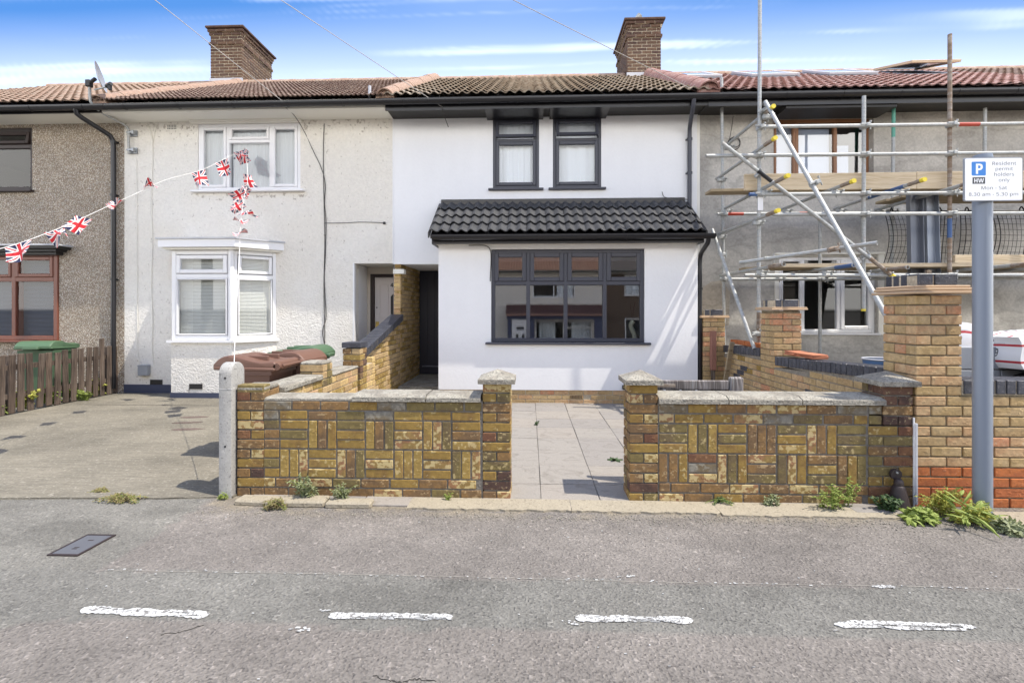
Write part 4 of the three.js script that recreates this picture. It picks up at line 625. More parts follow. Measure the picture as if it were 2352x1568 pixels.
// ---------------------------------------------------------------- boundary walls
const OLD = { ochre: 4, gold: 4, flaked: 3, olive: 2, brown: 2.4, red: 0.12, grey: 0.15 }, TOP = { grey: 3.2, brown: 2.6, olive: 2, ochre: 0.6, flaked: 0.6 }, FOOT = { olive: 3, brown: 3.5, ochre: 1.2, flaked: 0.6 }, PIER = { brown: 3, red: 0.7, ochre: 2.8, flaked: 2, olive: 2, dark: 0.5 };
function cap(par, x0, x1, z0, z1, y) {               // pyramidal concrete pier cap
  const a = 0.035, P = [], c = [(x0 + x1) / 2, y + 0.10, (z0 + z1) / 2], q = [[x0 - a, z1 + a], [x1 + a, z1 + a], [x1 + a, z0 - a], [x0 - a, z0 - a]];
  for (let i = 0; i < 4; i++) { const [ax, az] = q[i], [bx_, bz] = q[(i + 1) % 4]; P.push(ax, y + 0.035, az, bx_, y + 0.035, bz, ...c, ax, y, az, bx_, y, bz, bx_, y + 0.035, bz, ax, y, az, bx_, y + 0.035, bz, ax, y + 0.035, az); }
  P.push(q[0][0], y, q[0][1], q[3][0], y, q[3][1], q[2][0], y, q[2][1], q[0][0], y, q[0][1], q[2][0], y, q[2][1], q[1][0], y, q[1][1]);
  const g = new THREE.BufferGeometry(); g.setAttribute('position', new THREE.Float32BufferAttribute(P, 3)); g.computeVertexNormals(); return obj('pier_cap', g, M.lichen, par);
}
function panelWall(par, x0, x1, xp, copings, copY) { // two courses, basket-weave panels, two courses. xp: where the seven panels start
  const z = -3.6, mod = (x1 - xp) / 7, J = 0.011, L = mod - J;
  obj('mortar_core', bx(x0 - 0.01, x1 + 0.01, 0, 0.757, z - 0.205, z - 0.007), MORT.dark, par);
  const put = (a, b, y, h, w) => brick(par, (a + b) / 2, y, z - 0.05, b - a, h, 0.1, 0, choose(w), 'brick', 0.0025);
  const course = (y, shift, w) => { for (let s = x0 - shift; s < x1; s += mod) { const a = Math.max(x0, s), b = Math.min(x1 - 0.002, s + L); if (b - a > 0.035) put(a, b, y, 0.064, w); } };
  course(0.037, 0.03, FOOT); course(0.112, 0.13, FOOT); course(0.637, 0.1, { ...OLD, grey: 1.2 }); course(0.712, 0, TOP);
  for (let row = 0; row < 2; row++) {
    const y0 = 0.155 + row * 0.225;
    for (let i = 0; i < 7; i++) { const a = xp + i * mod; if ((i + row) % 2) for (let k = 0; k < 3; k++) put(a, a + L, y0 + 0.032 + k * 0.075, 0.064, OLD); else { const w = (L - 0.02) / 3; for (let k = 0; k < 3; k++) put(a + k * (w + 0.01), a + k * (w + 0.01) + w, y0 + 0.1065, 0.213, OLD); } }
    if (xp - x0 > 0.05) for (let k = 0; k < 3; k++) put(x0, xp - J, y0 + 0.032 + k * 0.075, 0.064, PIER);
  }
  // inner leaf bricks are not in view; stone copings on top
  for (const [a, b, th, over] of copings) { const g = plate([[3.6 - over, 0], [3.6 - over, th * 0.62], [3.6 + 0.03, th], [3.83 + over * 0.3, th], [3.84, 0]], [], 0, b - a - 0.004).rotateY(Math.PI / 2).translate(a, copY, 0); obj('coping_stone', g, M.lichen, par); }
}
{
  const w = thing('front_wall', 'weathered yellow brick front wall with basket-weave panels beside the concrete post', 'wall');
  pier(-2.295, -2.083, -3.83, -3.6, 0, 0.825, PIER, w, { mortar: MORT.dark }); obj('pier_topping', bx(-2.295, -2.083, 0.822, 0.858, -3.83, -3.60, 0.01), M.lichen, w); brick(w, -2.19, 0.84, -3.65, 0.21, 0.06, 0.1, 0, MB.olive);
  pier(-0.362, -0.148, -3.83, -3.6, 0, 0.9, PIER, w, { mortar: MORT.dark }); cap(w, -0.362, -0.148, -3.83, -3.6, 0.892);
  panelWall(w, -2.078, -0.372, -1.95, [[-2.075, -1.38, 0.022, -0.004], [-1.376, -0.80, 0.052, 0.02], [-0.796, -0.375, 0.048, 0.018]], 0.752);
}
{
  const w = thing('front_wall', 'weathered yellow brick front wall with basket-weave panels beside the tall new pier', 'wall');
  pier(0.757, 0.970, -3.83, -3.6, 0, 0.9, { ...PIER, olive: 3 }, w, { mortar: MORT.dark }); cap(w, 0.757, 0.970, -3.83, -3.6, 0.892);
  panelWall(w, 0.980, 2.52, 0.980, [[0.975, 1.49, 0.056, 0.025], [1.494, 2.03, 0.056, 0.025], [2.034, 2.64, 0.056, 0.025]], 0.752);
  pier(2.525, 2.845, -3.825, -3.598, 0, 0.6, { ochre: 3, red: 2, olive: 2, brown: 2 }, w, { mortar: MORT.dark }); pier(2.632, 2.845, -3.83, -3.6, 0.6, 0.9, { dark: 5, olive: 1.5, brown: 1 }, w, { mortar: MORT.dark }); brick(w, 2.575, 0.637, -3.65, 0.09, 0.064, 0.1, 0, MB.olive); brick(w, 2.575, 0.712, -3.65, 0.09, 0.064, 0.1, 0, MB.grey); cap(w, 2.632, 2.845, -3.83, -3.6, 0.892);
}
{ // low wall between the two front gardens, rising to the porch
  const w = thing('garden_wall', 'pale yellow brick dividing wall stepping up to a sloping blue brick coping', 'wall'), X = -2.06, LIT = { lemon: 4, tan: 3, buff: 2, gold: 1.5 };
  obj('mortar_core', [bx(-2.285, X - 0.008, 0, 0.765, -5.56, -3.84), bx(-2.285, X - 0.008, 0, 0.765, -6.1, -5.87)], MORT.light, w);
  face(w, X, -3.84, 0, -1, 0.75, 0.02, 10, LIT, { n: [1, 0] }); face(w, X, -4.83, 0, -1, 0.72, 0.02, 10, LIT, { n: [1, 0] }); face(w, X, -5.87, 0, -1, 0.24, 0.02, 10, LIT, { n: [1, 0] });
  pier(-2.29, X + 0.004, -4.82, -4.60, 0.02, 0.92, { olive: 2, tan: 2, lemon: 2, brown: 1 }, w); obj('pier_topping', bx(-2.29, X + 0.004, 0.905, 0.94, -4.82, -4.60, 0.012), M.lichen, w);
  for (const [a, b] of [[-4.20, -3.86], [-4.58, -4.21]]) obj('coping_stone', bx(-2.31, X + 0.02, 0.766, 0.82, a, b, 0.012), M.lichen, w); brick(w, -2.14, 0.80, -3.80, 0.1, 0.07, 0.1, 0, MB.brown);
  obj('coping_stone', bx(-2.30, X + 0.01, 0.766, 0.79, -5.56, -4.84, 0.01), M.lichen, w);
  pier(-2.275, X + 0.004, -5.86, -5.63, 0.02, 0.995, { brown: 2, tan: 2, ochre: 2, gold: 1, dark: 0.5 }, w); obj('pier_cap_brick', bx(-2.285, X + 0.012, 0.996, 1.062, -5.87, -5.62, 0.006), MB.blue, w);
  const Xb = -2.2, t = s => 0.84 + (s / 1.8) * 0.44;            // rising part
  obj('mortar_core', [plate([[6.1, 0], [7.925, 0], [7.925, 1.28], [6.1, 0.83]], [], 0, 0.09).rotateY(Math.PI / 2).translate(-2.30, 0, 0)], MORT.dark, w);
  face(w, Xb, -6.1, 0, -1, 1.82, 0.0, 17, { tan: 3, sandy: 3, gold: 2, ochre: 1 }, { n: [1, 0], top: t }); for (let r = 0; r < 11; r++) brick(w, -2.13, 0.02 + r * 0.075 + 0.03, -6.15, 0.13, 0.065, 0.1, 0, choose(LIT));
  const an = Math.atan2(0.44, 1.8); for (let i = 0; i < 24; i++) { const s = i * 0.075; const b = brick(w, -2.245, t(s) + 0.062, -6.12 - s, 0.215, 0.103, 0.065, 0, MB.blue, 'coping_brick'); b.rotation.x = an; }
  obj('coping_mortar', [plate([[6.08, 0.85], [7.90, 1.295], [7.90, 1.375], [6.08, 0.93]], [], 0, 0.205).rotateY(Math.PI / 2).translate(-2.348, 0, 0)], MORT.grey, w);
}
{ // yellow brick wall between white and grey houses
  const w = thing('garden_wall', 'yellow brick dividing wall with blue brick coping and two tall piers beside the scaffold', 'wall'), X = 2.95, DB = { sandy: 3, tan: 3, buff: 0.6, ochre: 0.5 };
  const top = s => 0.86 - s * 0.052;                              // s from z = -4.0 backwards
  obj('mortar_core', [plate([[3.95, 0], [5.8, 0], [5.8, 0.765], [3.95, 0.855]], [], 0, 0.2).rotateY(Math.PI / 2).translate(X + 0.008, 0, 0), plate([[6.13, 0], [7.28, 0], [7.28, 0.79], [6.13, 0.84]], [], 0, 0.2).rotateY(Math.PI / 2).translate(X + 0.008, 0, 0)], MORT.grey, w);
  face(w, X, -3.96, 0, -1, 1.84, 0.0, 12, DB, { n: [-1, 0], top: s => top(s) }); face(w, X, -6.13, 0, -1, 1.15, 0.0, 12, DB, { n: [-1, 0], top: s => 0.84 - s * 0.04 });
  for (const [z, y] of [[-4.45, 0.18], [-4.95, 0.55], [-6.6, 0.55], [-6.5, 0.62], [-6.72, 0.48], [-6.82, 0.41]]) obj('vent_brick', bx(X - 0.004, X + 0.02, y, y + 0.065, z - 0.2, z, 0.003), MB.blue, w);
  const cop = (z0, n, y0, dy) => { for (let i = 0; i < n; i++) { const b = brick(w, X + 0.10, y0 + dy * i + 0.053, z0 - i * 0.075 - 0.035, 0.225, 0.103, 0.066, 0, MB.blue, 'coping_brick'); } obj('coping_mortar', bx(X + 0.002, X + 0.20, Math.min(y0, y0 + dy * n) + 0.01, Math.min(y0, y0 + dy * n) + 0.092, z0 - n * 0.075, z0), MORT.grey, w); };
  cop(-3.96, 24, 0.875, -0.0036); cop(-6.14, 15, 0.86, -0.003);
  const tall = (x0, z1, y1) => { const s = 0.328; pier(x0, x0 + s, z1 - s, z1, 0, y1, { tan: 3, buff: 2, sandy: 2, salmon: 0.8 }, w, { mortar: MORT.umber });
    obj('tile_creasing', [bx(x0 - 0.05, x0 + s + 0.05, y1, y1 + 0.017, z1 - s - 0.05, z1 + 0.05, 0.004), bx(x0 - 0.045, x0 + s + 0.045, y1 + 0.019, y1 + 0.036, z1 - s - 0.045, z1 + 0.045, 0.004)], M.creasing, w);
    obj('coping_mortar', bx(x0 + 0.02, x0 + s - 0.02, y1 + 0.036, y1 + 0.12, z1 - s + 0.02, z1 - 0.02), MORT.light, w); for (const [a, b] of [[0.03, 0.10], [0.115, 0.30]]) brick(w, x0 + (a + b) / 2, y1 + 0.082, z1 - 0.06, b - a, 0.09, 0.1, 0, MB.blue, 'cap_brick'); for (let i = 0; i < 3; i++) brick(w, x0 + 0.07, y1 + 0.082, z1 - 0.145 - i * 0.075, 0.1, 0.09, 0.064, 0, MB.blue, 'cap_brick'); };
  tall(2.95, -5.80, 1.455); tall(2.655, -7.30, 1.335);
}
{ // tall new brick pier and wall at the pavement
  const w = thing('boundary_wall', 'new buff brick wall and tall pier with orange brick base beside the sign post', 'wall'), NEW = { buff: 2.5, tan: 2.5, sandy: 2.5, salmon: 0.6 }, x0 = 2.868, s = 0.328;
  const row = r => r < 4 ? { orange: 1 } : NEW;
  pier(x0, x0 + s, -3.928, -3.6, 0, 1.575, NEW, w, { mortar: MORT.umber, row, sides: [-1, 1], front: 11 });
  obj('tile_creasing', [bx(x0 - 0.055, x0 + s + 0.055, 1.577, 1.597, -3.985, -3.545, 0.005), bx(x0 - 0.045, x0 + s + 0.045, 1.60, 1.621, -3.975, -3.555, 0.005), bx(x0 - 0.035, x0 + s + 0.035, 1.622, 1.640, -3.965, -3.565, 0.006)], M.creasing, w);
  obj('coping_mortar', bx(x0 + 0.03, x0 + s - 0.03, 1.64, 1.715, -3.90, -3.63), MORT.light, w); for (const [a, b] of [[0.03, 0.135], [0.15, 0.31]]) brick(w, x0 + (a + b) / 2, 1.685, -3.665, b - a, 0.085, 0.1, 0, MB.blue, 'cap_brick'); for (let i = 0; i < 3; i++) brick(w, x0 + 0.08, 1.685, -3.755 - i * 0.075, 0.105, 0.085, 0.062, 0, MB.blue, 'cap_brick');
  obj('mortar_core', bx(x0 + s, 5.6, 0, 0.83, -3.80, -3.612), MORT.umber, w); face(w, x0, -3.6, 1, 0, 2.63, 0.0, 11, NEW, { n: [0, 1], row });
  for (let i = 0; i < 30; i++) brick(w, x0 + s + 0.045 + i * 0.0755, 0.888, -3.70, 0.0665, 0.103, 0.215, 0, MB.blue, 'coping_brick'); obj('coping_mortar', bx(x0 + s, 5.6, 0.83, 0.932, -3.80, -3.602), MORT.light, w);
  obj('edge_trim', [bx(2.848, 2.862, 0.02, 0.62, -3.598, -3.575, 0.003), bx(2.842, 2.852, 0.0, 0.66, -3.60, -3.592)], M.upvc, w);
}
// ---------------------------------------------------------------- street things
{ const t = thing('concrete_post', 'pale grey concrete gate post with rounded top at the end of the front wall', 'post');
  const s = new THREE.Shape(); s.moveTo(-0.0, 0); s.lineTo(0.16, 0); s.lineTo(0.16, 0.98); s.absarc(0.08, 0.98, 0.08, 0, Math.PI, false); s.lineTo(0, 0);
  obj('post_shaft', at(strip(new THREE.ExtrudeGeometry(s, { depth: 0.088, bevelEnabled: true, bevelSize: 0.006, bevelThickness: 0.006, bevelSegments: 2, curveSegments: 10 })).rotateY(Math.PI / 2), -2.406, -0.02, -3.56), mat(T.concrete, { bump: 0.002, rgb: [1.05, 1.07, 1.12] }), t, 0.5);
  for (const y of [0.93, 0.40]) obj('bolt_hole', rod([-2.36, y, -3.56], [-2.36, y, -3.552], 0.009, 8), M.blackmatt, t);
  obj('string_tie', [0.845].map(y => bx(-2.4135, -2.3105, y, y + 0.002, -3.7275, -3.5525)), M.cord, t); }
{ const t = thing('sign_post', 'slim grey steel post carrying a white parking permit sign', 'sign'), X = 3.165, Z = -3.41;
  obj('post', [rod([X, -0.05, Z], [X, 2.51, Z], 0.0535, 28), at(strip(new THREE.CylinderGeometry(0.05, 0.056, 0.03, 24)), X, 2.525, Z)], M.pole, t, 0.6);
  const W = 0.385, Hs = 0.295, rS = (w, h, r) => { const s = new THREE.Shape(); s.moveTo(-w / 2 + r, -h / 2); s.lineTo(w / 2 - r, -h / 2); s.absarc(w / 2 - r, -h / 2 + r, r, -Math.PI / 2, 0); s.lineTo(w / 2, h / 2 - r); s.absarc(w / 2 - r, h / 2 - r, r, 0, Math.PI / 2); s.lineTo(-w / 2 + r, h / 2); s.absarc(-w / 2 + r, h / 2 - r, r, Math.PI / 2, Math.PI); s.lineTo(-w / 2, -h / 2 + r); s.absarc(-w / 2 + r, -h / 2 + r, r, Math.PI, 1.5 * Math.PI); return s; };
  const at2 = [3.172, 2.352, Z + 0.062]; obj('sign_plate', at(strip(new THREE.ExtrudeGeometry(rS(W, Hs, 0.012), { depth: 0.006, bevelEnabled: true, bevelSize: 0.002, bevelThickness: 0.002, bevelSegments: 2 })), ...at2), M.plasticgrey, t);
  const cv = document.createElement('canvas'); cv.width = 1024; cv.height = 784; const k = cv.getContext('2d'); k.fillStyle = '#f4f6f8'; k.fillRect(0, 0, 1024, 784);
  k.fillStyle = '#2b7fd0'; k.beginPath(); k.roundRect(118, 60, 258, 262, 22); k.fill(); k.fillStyle = '#f4f6f8'; k.font = 'bold 270px sans-serif'; k.textAlign = 'center'; k.textBaseline = 'alphabetic'; k.fillText('P', 252, 290);
  k.fillStyle = '#33353b'; k.fillRect(134, 352, 228, 124); k.fillStyle = '#f4f6f8'; k.font = 'bold 112px sans-serif'; k.fillText('HW', 248, 454);
  k.fillStyle = '#3a3c42'; k.font = '86px sans-serif'; const L = [['Resident', 700, 128], ['permit', 700, 230], ['holders', 700, 332], ['only', 700, 438], ['Mon - Sat', 520, 584], ['8.30 am - 5.30 pm', 512, 702]]; for (const [s, x, y] of L) { const w = k.measureText(s).width, mx = s.length > 12 ? 900 : s.length > 8 ? 470 : s.length > 7 ? 440 : s.length > 6 ? 370 : s.length > 5 ? 320 : 200; k.save(); k.translate(x, y); k.scale(mx / w, 1); k.fillText(s, 0, 0); k.restore(); }
  const tx = new THREE.CanvasTexture(cv); tx.colorSpace = THREE.SRGBColorSpace; tx.magFilter = THREE.LinearFilter;
  const g = new THREE.ShapeGeometry(rS(W - 0.008, Hs - 0.008, 0.010)), p = g.attributes.position, uv = g.attributes.uv; for (let i = 0; i < p.count; i++) uv.setXY(i, p.getX(i) / (W - 0.008) + 0.5, p.getY(i) / (Hs - 0.008) + 0.5);
  const f = flags(new THREE.Mesh(at(g, at2[0], at2[1], at2[2] + 0.0095), new THREE.MeshPhysicalMaterial({ map: tx, roughness: 0.45 }))); f.name = 'sign_face'; t.add(f);
  for (const y of [2.29, 2.42]) obj('clamp', [bx(X - 0.062, X + 0.062, y - 0.012, y + 0.012, Z - 0.06, Z + 0.061, 0.004)], M.galv, t); }
{ const t = thing('spur_guard', 'rusty brown cast iron guard cone at the foot of the front wall', 'guard'), P = [[0.001, 0.225], [0.018, 0.222], [0.028, 0.208], [0.031, 0.19], [0.030, 0.175], [0.036, 0.17], [0.044, 0.145], [0.060, 0.07], [0.080, 0.0], [0.001, 0]];
  obj('guard_body', at(strip(new THREE.LatheGeometry(P.map(p => V2(...p)).reverse(), 24)), 2.70, 0.0, -3.545), M.iron, t, 0.6); obj('fixing_lug', [rod([2.70, 0.245, -3.585], [2.70, 0.245, -3.565], 0.040, 18)], M.iron, t); obj('bolt', rod([2.70, 0.262, -3.566], [2.70, 0.262, -3.556], 0.007, 8), M.galv, t); }
{ const t = thing('manhole_cover', 'small rectangular grey metal inspection cover set in the asphalt', 'cover'); obj('cover_frame', [bx(-2.865, -2.675, 0.001, 0.008, -2.94, -2.925), bx(-2.865, -2.675, 0.001, 0.008, -2.695, -2.68), bx(-2.865, -2.852, 0.001, 0.008, -2.925, -2.695), bx(-2.688, -2.675, 0.001, 0.008, -2.925, -2.695)], M.iron, t);
  obj('cover_plate', bx(-2.850, -2.690, 0.001, 0.007, -2.923, -2.697), M.manhole, t); obj('lifting_slot', [bx(-2.785, -2.755, 0.0072, 0.0082, -2.76, -2.752), bx(-2.785, -2.755, 0.0072, 0.0082, -2.775, -2.768), bx(-2.785, -2.75, 0.0072, 0.0082, -2.865, -2.857)], M.iron, t); }
// wheelie bins
function bin(label, m, x, z, turn, lift = 0) {
  const t = thing('wheelie_bin', label, 'wheelie bin', 'wheelie bins in the front gardens'); t.position.set(x, 0.014, z); t.rotation.y = turn;
  const P = []; const ring = (y, w, d) => [[-w / 2, y, d / 2], [w / 2, y, d / 2], [w / 2, y, -d / 2], [-w / 2, y, -d / 2]], A = ring(0.06, 0.36, 0.34), B = ring(0.82, 0.44, 0.45), C = ring(0.82, 0.47, 0.50), D = ring(0.865, 0.47, 0.50);
  const band = (a, b) => { for (let i = 0; i < 4; i++) { const j = (i + 1) % 4; P.push(...a[i], ...a[j], ...b[j], ...a[i], ...b[j], ...b[i]); } }; band(A, B); band(B, C); band(C, D); P.push(...A[0], ...A[3], ...A[2], ...A[0], ...A[2], ...A[1]);
  const g = new THREE.BufferGeometry(); g.setAttribute('position', new THREE.Float32BufferAttribute(P, 3)); g.computeVertexNormals(); obj('bin_body', g, m, t);
  const pr = new THREE.Shape(); pr.moveTo(0, 0); pr.lineTo(0, 0.03); pr.quadraticCurveTo(0.02, 0.062, 0.06, 0.05); pr.lineTo(0.14, 0.046); pr.bezierCurveTo(0.26, 0.055, 0.34, 0.10, 0.46, 0.098); pr.bezierCurveTo(0.54, 0.096, 0.57, 0.05, 0.60, 0.018); pr.lineTo(0.60, 0); pr.lineTo(0, 0);
  const lg = strip(new THREE.ExtrudeGeometry(pr, { depth: 0.40, bevelEnabled: true, bevelSize: 0.012, bevelThickness: 0.035, bevelSegments: 4, curveSegments: 8 })).rotateY(-Math.PI / 2).translate(0.20, 0, 0);
  const lid = obj('lid', [lg, bx(-0.245, 0.245, -0.028, 0.004, 0.0, 0.60, 0.008)], m, t, 0.7); lid.position.set(0, 0.885, -0.285); lid.rotation.x = -lift;
  obj('lid_rib', [bx(-0.11, -0.085, 0.045, 0.104, 0.14, 0.50, 0.006), bx(0.085, 0.11, 0.045, 0.104, 0.14, 0.50, 0.006)], m, lid); obj('lid_grip', [bx(-0.10, 0.10, -0.035, 0.012, 0.59, 0.655, 0.01)], m, lid); obj('handle', [rod([-0.20, 0.905, -0.335], [0.20, 0.905, -0.335], 0.018, 10), rod([-0.235, 0.90, -0.30], [-0.19, 0.90, -0.30], 0.034, 14), rod([0.19, 0.90, -0.30], [0.235, 0.90, -0.30], 0.034, 14)], m, t);
  for (const s of [-1, 1]) { const w = obj('wheel', rod([s * 0.17, 0.10, -0.22], [s * 0.225, 0.10, -0.22], 0.10, 22), M.blackmatt, t, 0.6); obj('hub', rod([s * 0.17, 0.10, -0.22], [s * 0.232, 0.10, -0.22], 0.045, 14), m, w); }
  return t;
}
bin('brown wheelie bin right behind the concrete post', M.binbrown, -2.71, -4.62, -Math.PI / 2, 0.02); bin('brown wheelie bin between the other brown bin and the green one', M.binbrown, -2.70, -5.18, Math.PI / 2 - 0.1, 0.0); bin('green wheelie bin behind the two brown bins', M.bingreen, -2.83, -5.75, Math.PI / 2 + 0.05, 0.02); bin('green wheelie bin behind the picket fence', M.bingreen, -7.62, -7.15, 0.25, 0.05).scale.y = 0.95;
{ // picket fence
  const t = thing('picket_fence', 'weathered dark timber picket fence beside the concrete drive', 'fence'), X = -7.19, gs = []; for (let i = 0; i < 6; i++) { const hgt = 0.80 + rr(-0.02, 0.03); gs.push([uvBox(at(chamfer(0.020, hgt, 0.088, 0.004), 0, hgt / 2, 0), rr(0, 3), rr(0, 3)), hgt]); }
  const tall = uvBox(at(chamfer(0.020, 0.96, 0.085, 0.004), 0, 0.48, 0), 1, 2), ms = [M.oldwood, mat(T.oldwood, { bump: 0.005, rgb: [0.75, 0.72, 0.70] }), mat(T.oldwood, { bump: 0.005, rgb: [1.15, 1.1, 1.05] })];
  for (let i = 0; i < 27; i++) { const z = -4.60 - i * 0.127; const o = flags(new THREE.Mesh(i === 24 ? tall : pick(gs)[0], pick(ms))); o.name = 'picket'; o.position.set(X + rr(-0.006, 0.006), 0.02 + rr(-0.01, 0.015), z + rr(-0.006, 0.006)); o.rotation.set(rr(-0.035, 0.035), 0, rr(-0.02, 0.02)); t.add(o); }
  for (const y of [0.22, 0.62]) obj('rail', bx(X - 0.055, X - 0.018, y, y + 0.07, -8.0, -4.5), M.oldwood, t); for (const z of [-4.6, -6.3, -7.85]) obj('fence_post', bx(X - 0.13, X - 0.057, 0, 0.82, z - 0.04, z + 0.04, 0.006), M.oldwood, t);
}
{ // the old gate leaning behind the right-hand front wall, and the short brown post
  const t = thing('garden_gate', 'old timber gate rail with flaking white paint behind the front wall', 'gate'); obj('gate_rail', bx(0.98, 1.64, 0.80, 0.875, -3.97, -3.93, 0.006), M.paintwood, t); obj('gate_stile', bx(1.645, 1.755, 0.02, 0.905, -3.98, -3.92, 0.012), M.paintwood, t); obj('gate_stile', bx(0.90, 0.975, 0.02, 0.86, -3.98, -3.92, 0.012), M.paintwood, t); for (let i = 0; i < 5; i++) obj('gate_board', bx(1.0 + i * 0.13, 1.11 + i * 0.13, 0.03, 0.798, -3.962, -3.94, 0.004), M.paintwood, t); obj('strap_hinge', bx(1.02, 1.20, 0.82, 0.845, -3.929, -3.922, 0.002), M.rusty, t);
  const p = thing('gate_post', 'short reddish brown painted post beside the black downpipe', 'post'); obj('post_shaft', bx(2.72, 2.80, 0.55, 1.14, -7.22, -7.16, 0.006), plain(0.26, 0.12, 0.085, 0.7), p); obj('post_base', bx(2.735, 2.785, 0, 0.55, -7.21, -7.17), M.oldwood, p);
  const pl = thing('leaning_plank', 'grey plank leaning behind the reddish brown post', 'plank'); const o = obj('plank_board', bx(-0.04, 0.04, -0.5, 0.5, -0.012, 0.012, 0.003), M.deckwood, pl); pl.position.set(2.86, 0.5, -6.95); pl.rotation.set(0.15, 0.3, -0.12); }
// satellite dish
{ const t = thing('satellite_dish', 'grey satellite dish on a pole mast above the gutter', 'dish'), mast = [[-6.93, 4.15, -7.87], [-6.93, 4.62, -7.86], [-7.10, 4.72, -7.55], [-7.13, 4.80, -7.36], [-7.13, 5.16, -7.34]]; obj('mast', bend(mast, 0.020), M.galv, t, 0.8);
  for (const y of [4.22, 4.52]) obj('wall_bracket', [bx(-6.98, -6.82, y - 0.05, y + 0.05, -7.925, -7.905), bx(-6.86, -6.83, y - 0.03, y + 0.03, -7.905, -7.84), bx(-6.96, -6.84, y - 0.012, y + 0.012, -7.89, -7.845)], M.bracket, t);
  const s = new THREE.SphereGeometry(0.55, 24, 10, 0, Math.PI * 2, 0, 0.40); s.translate(0, -0.55, 0).scale(1, 1, 1.12); const rim = strip(s).scale(1, -1, 1).applyQuaternion(new THREE.Quaternion().setFromUnitVectors(UPV, v3(0.80, 0.22, -0.46).normalize())); const d = obj('reflector', rim, plain(0.34, 0.36, 0.40, 0.45, { side: THREE.DoubleSide }), t, 1); d.position.set(-6.93, 5.19, -7.28);
  obj('mount', [rod([-7.13, 5.12, -7.34], [-6.99, 5.17, -7.30], 0.028, 10), bx(-7.17, -7.09, 5.06, 5.17, -7.38, -7.30, 0.01)], M.blackmatt, t); obj('feed_arm', [rod([-6.97, 4.98, -7.27], [-6.63, 4.965, -7.14], 0.012, 8)], M.galv, t); obj('receiver_head', [rod([-6.66, 4.97, -7.15], [-6.56, 5.0, -7.12], 0.03, 12), bx(-6.60, -6.56, 4.90, 4.97, -7.14, -7.10)], M.blackmatt, t); }
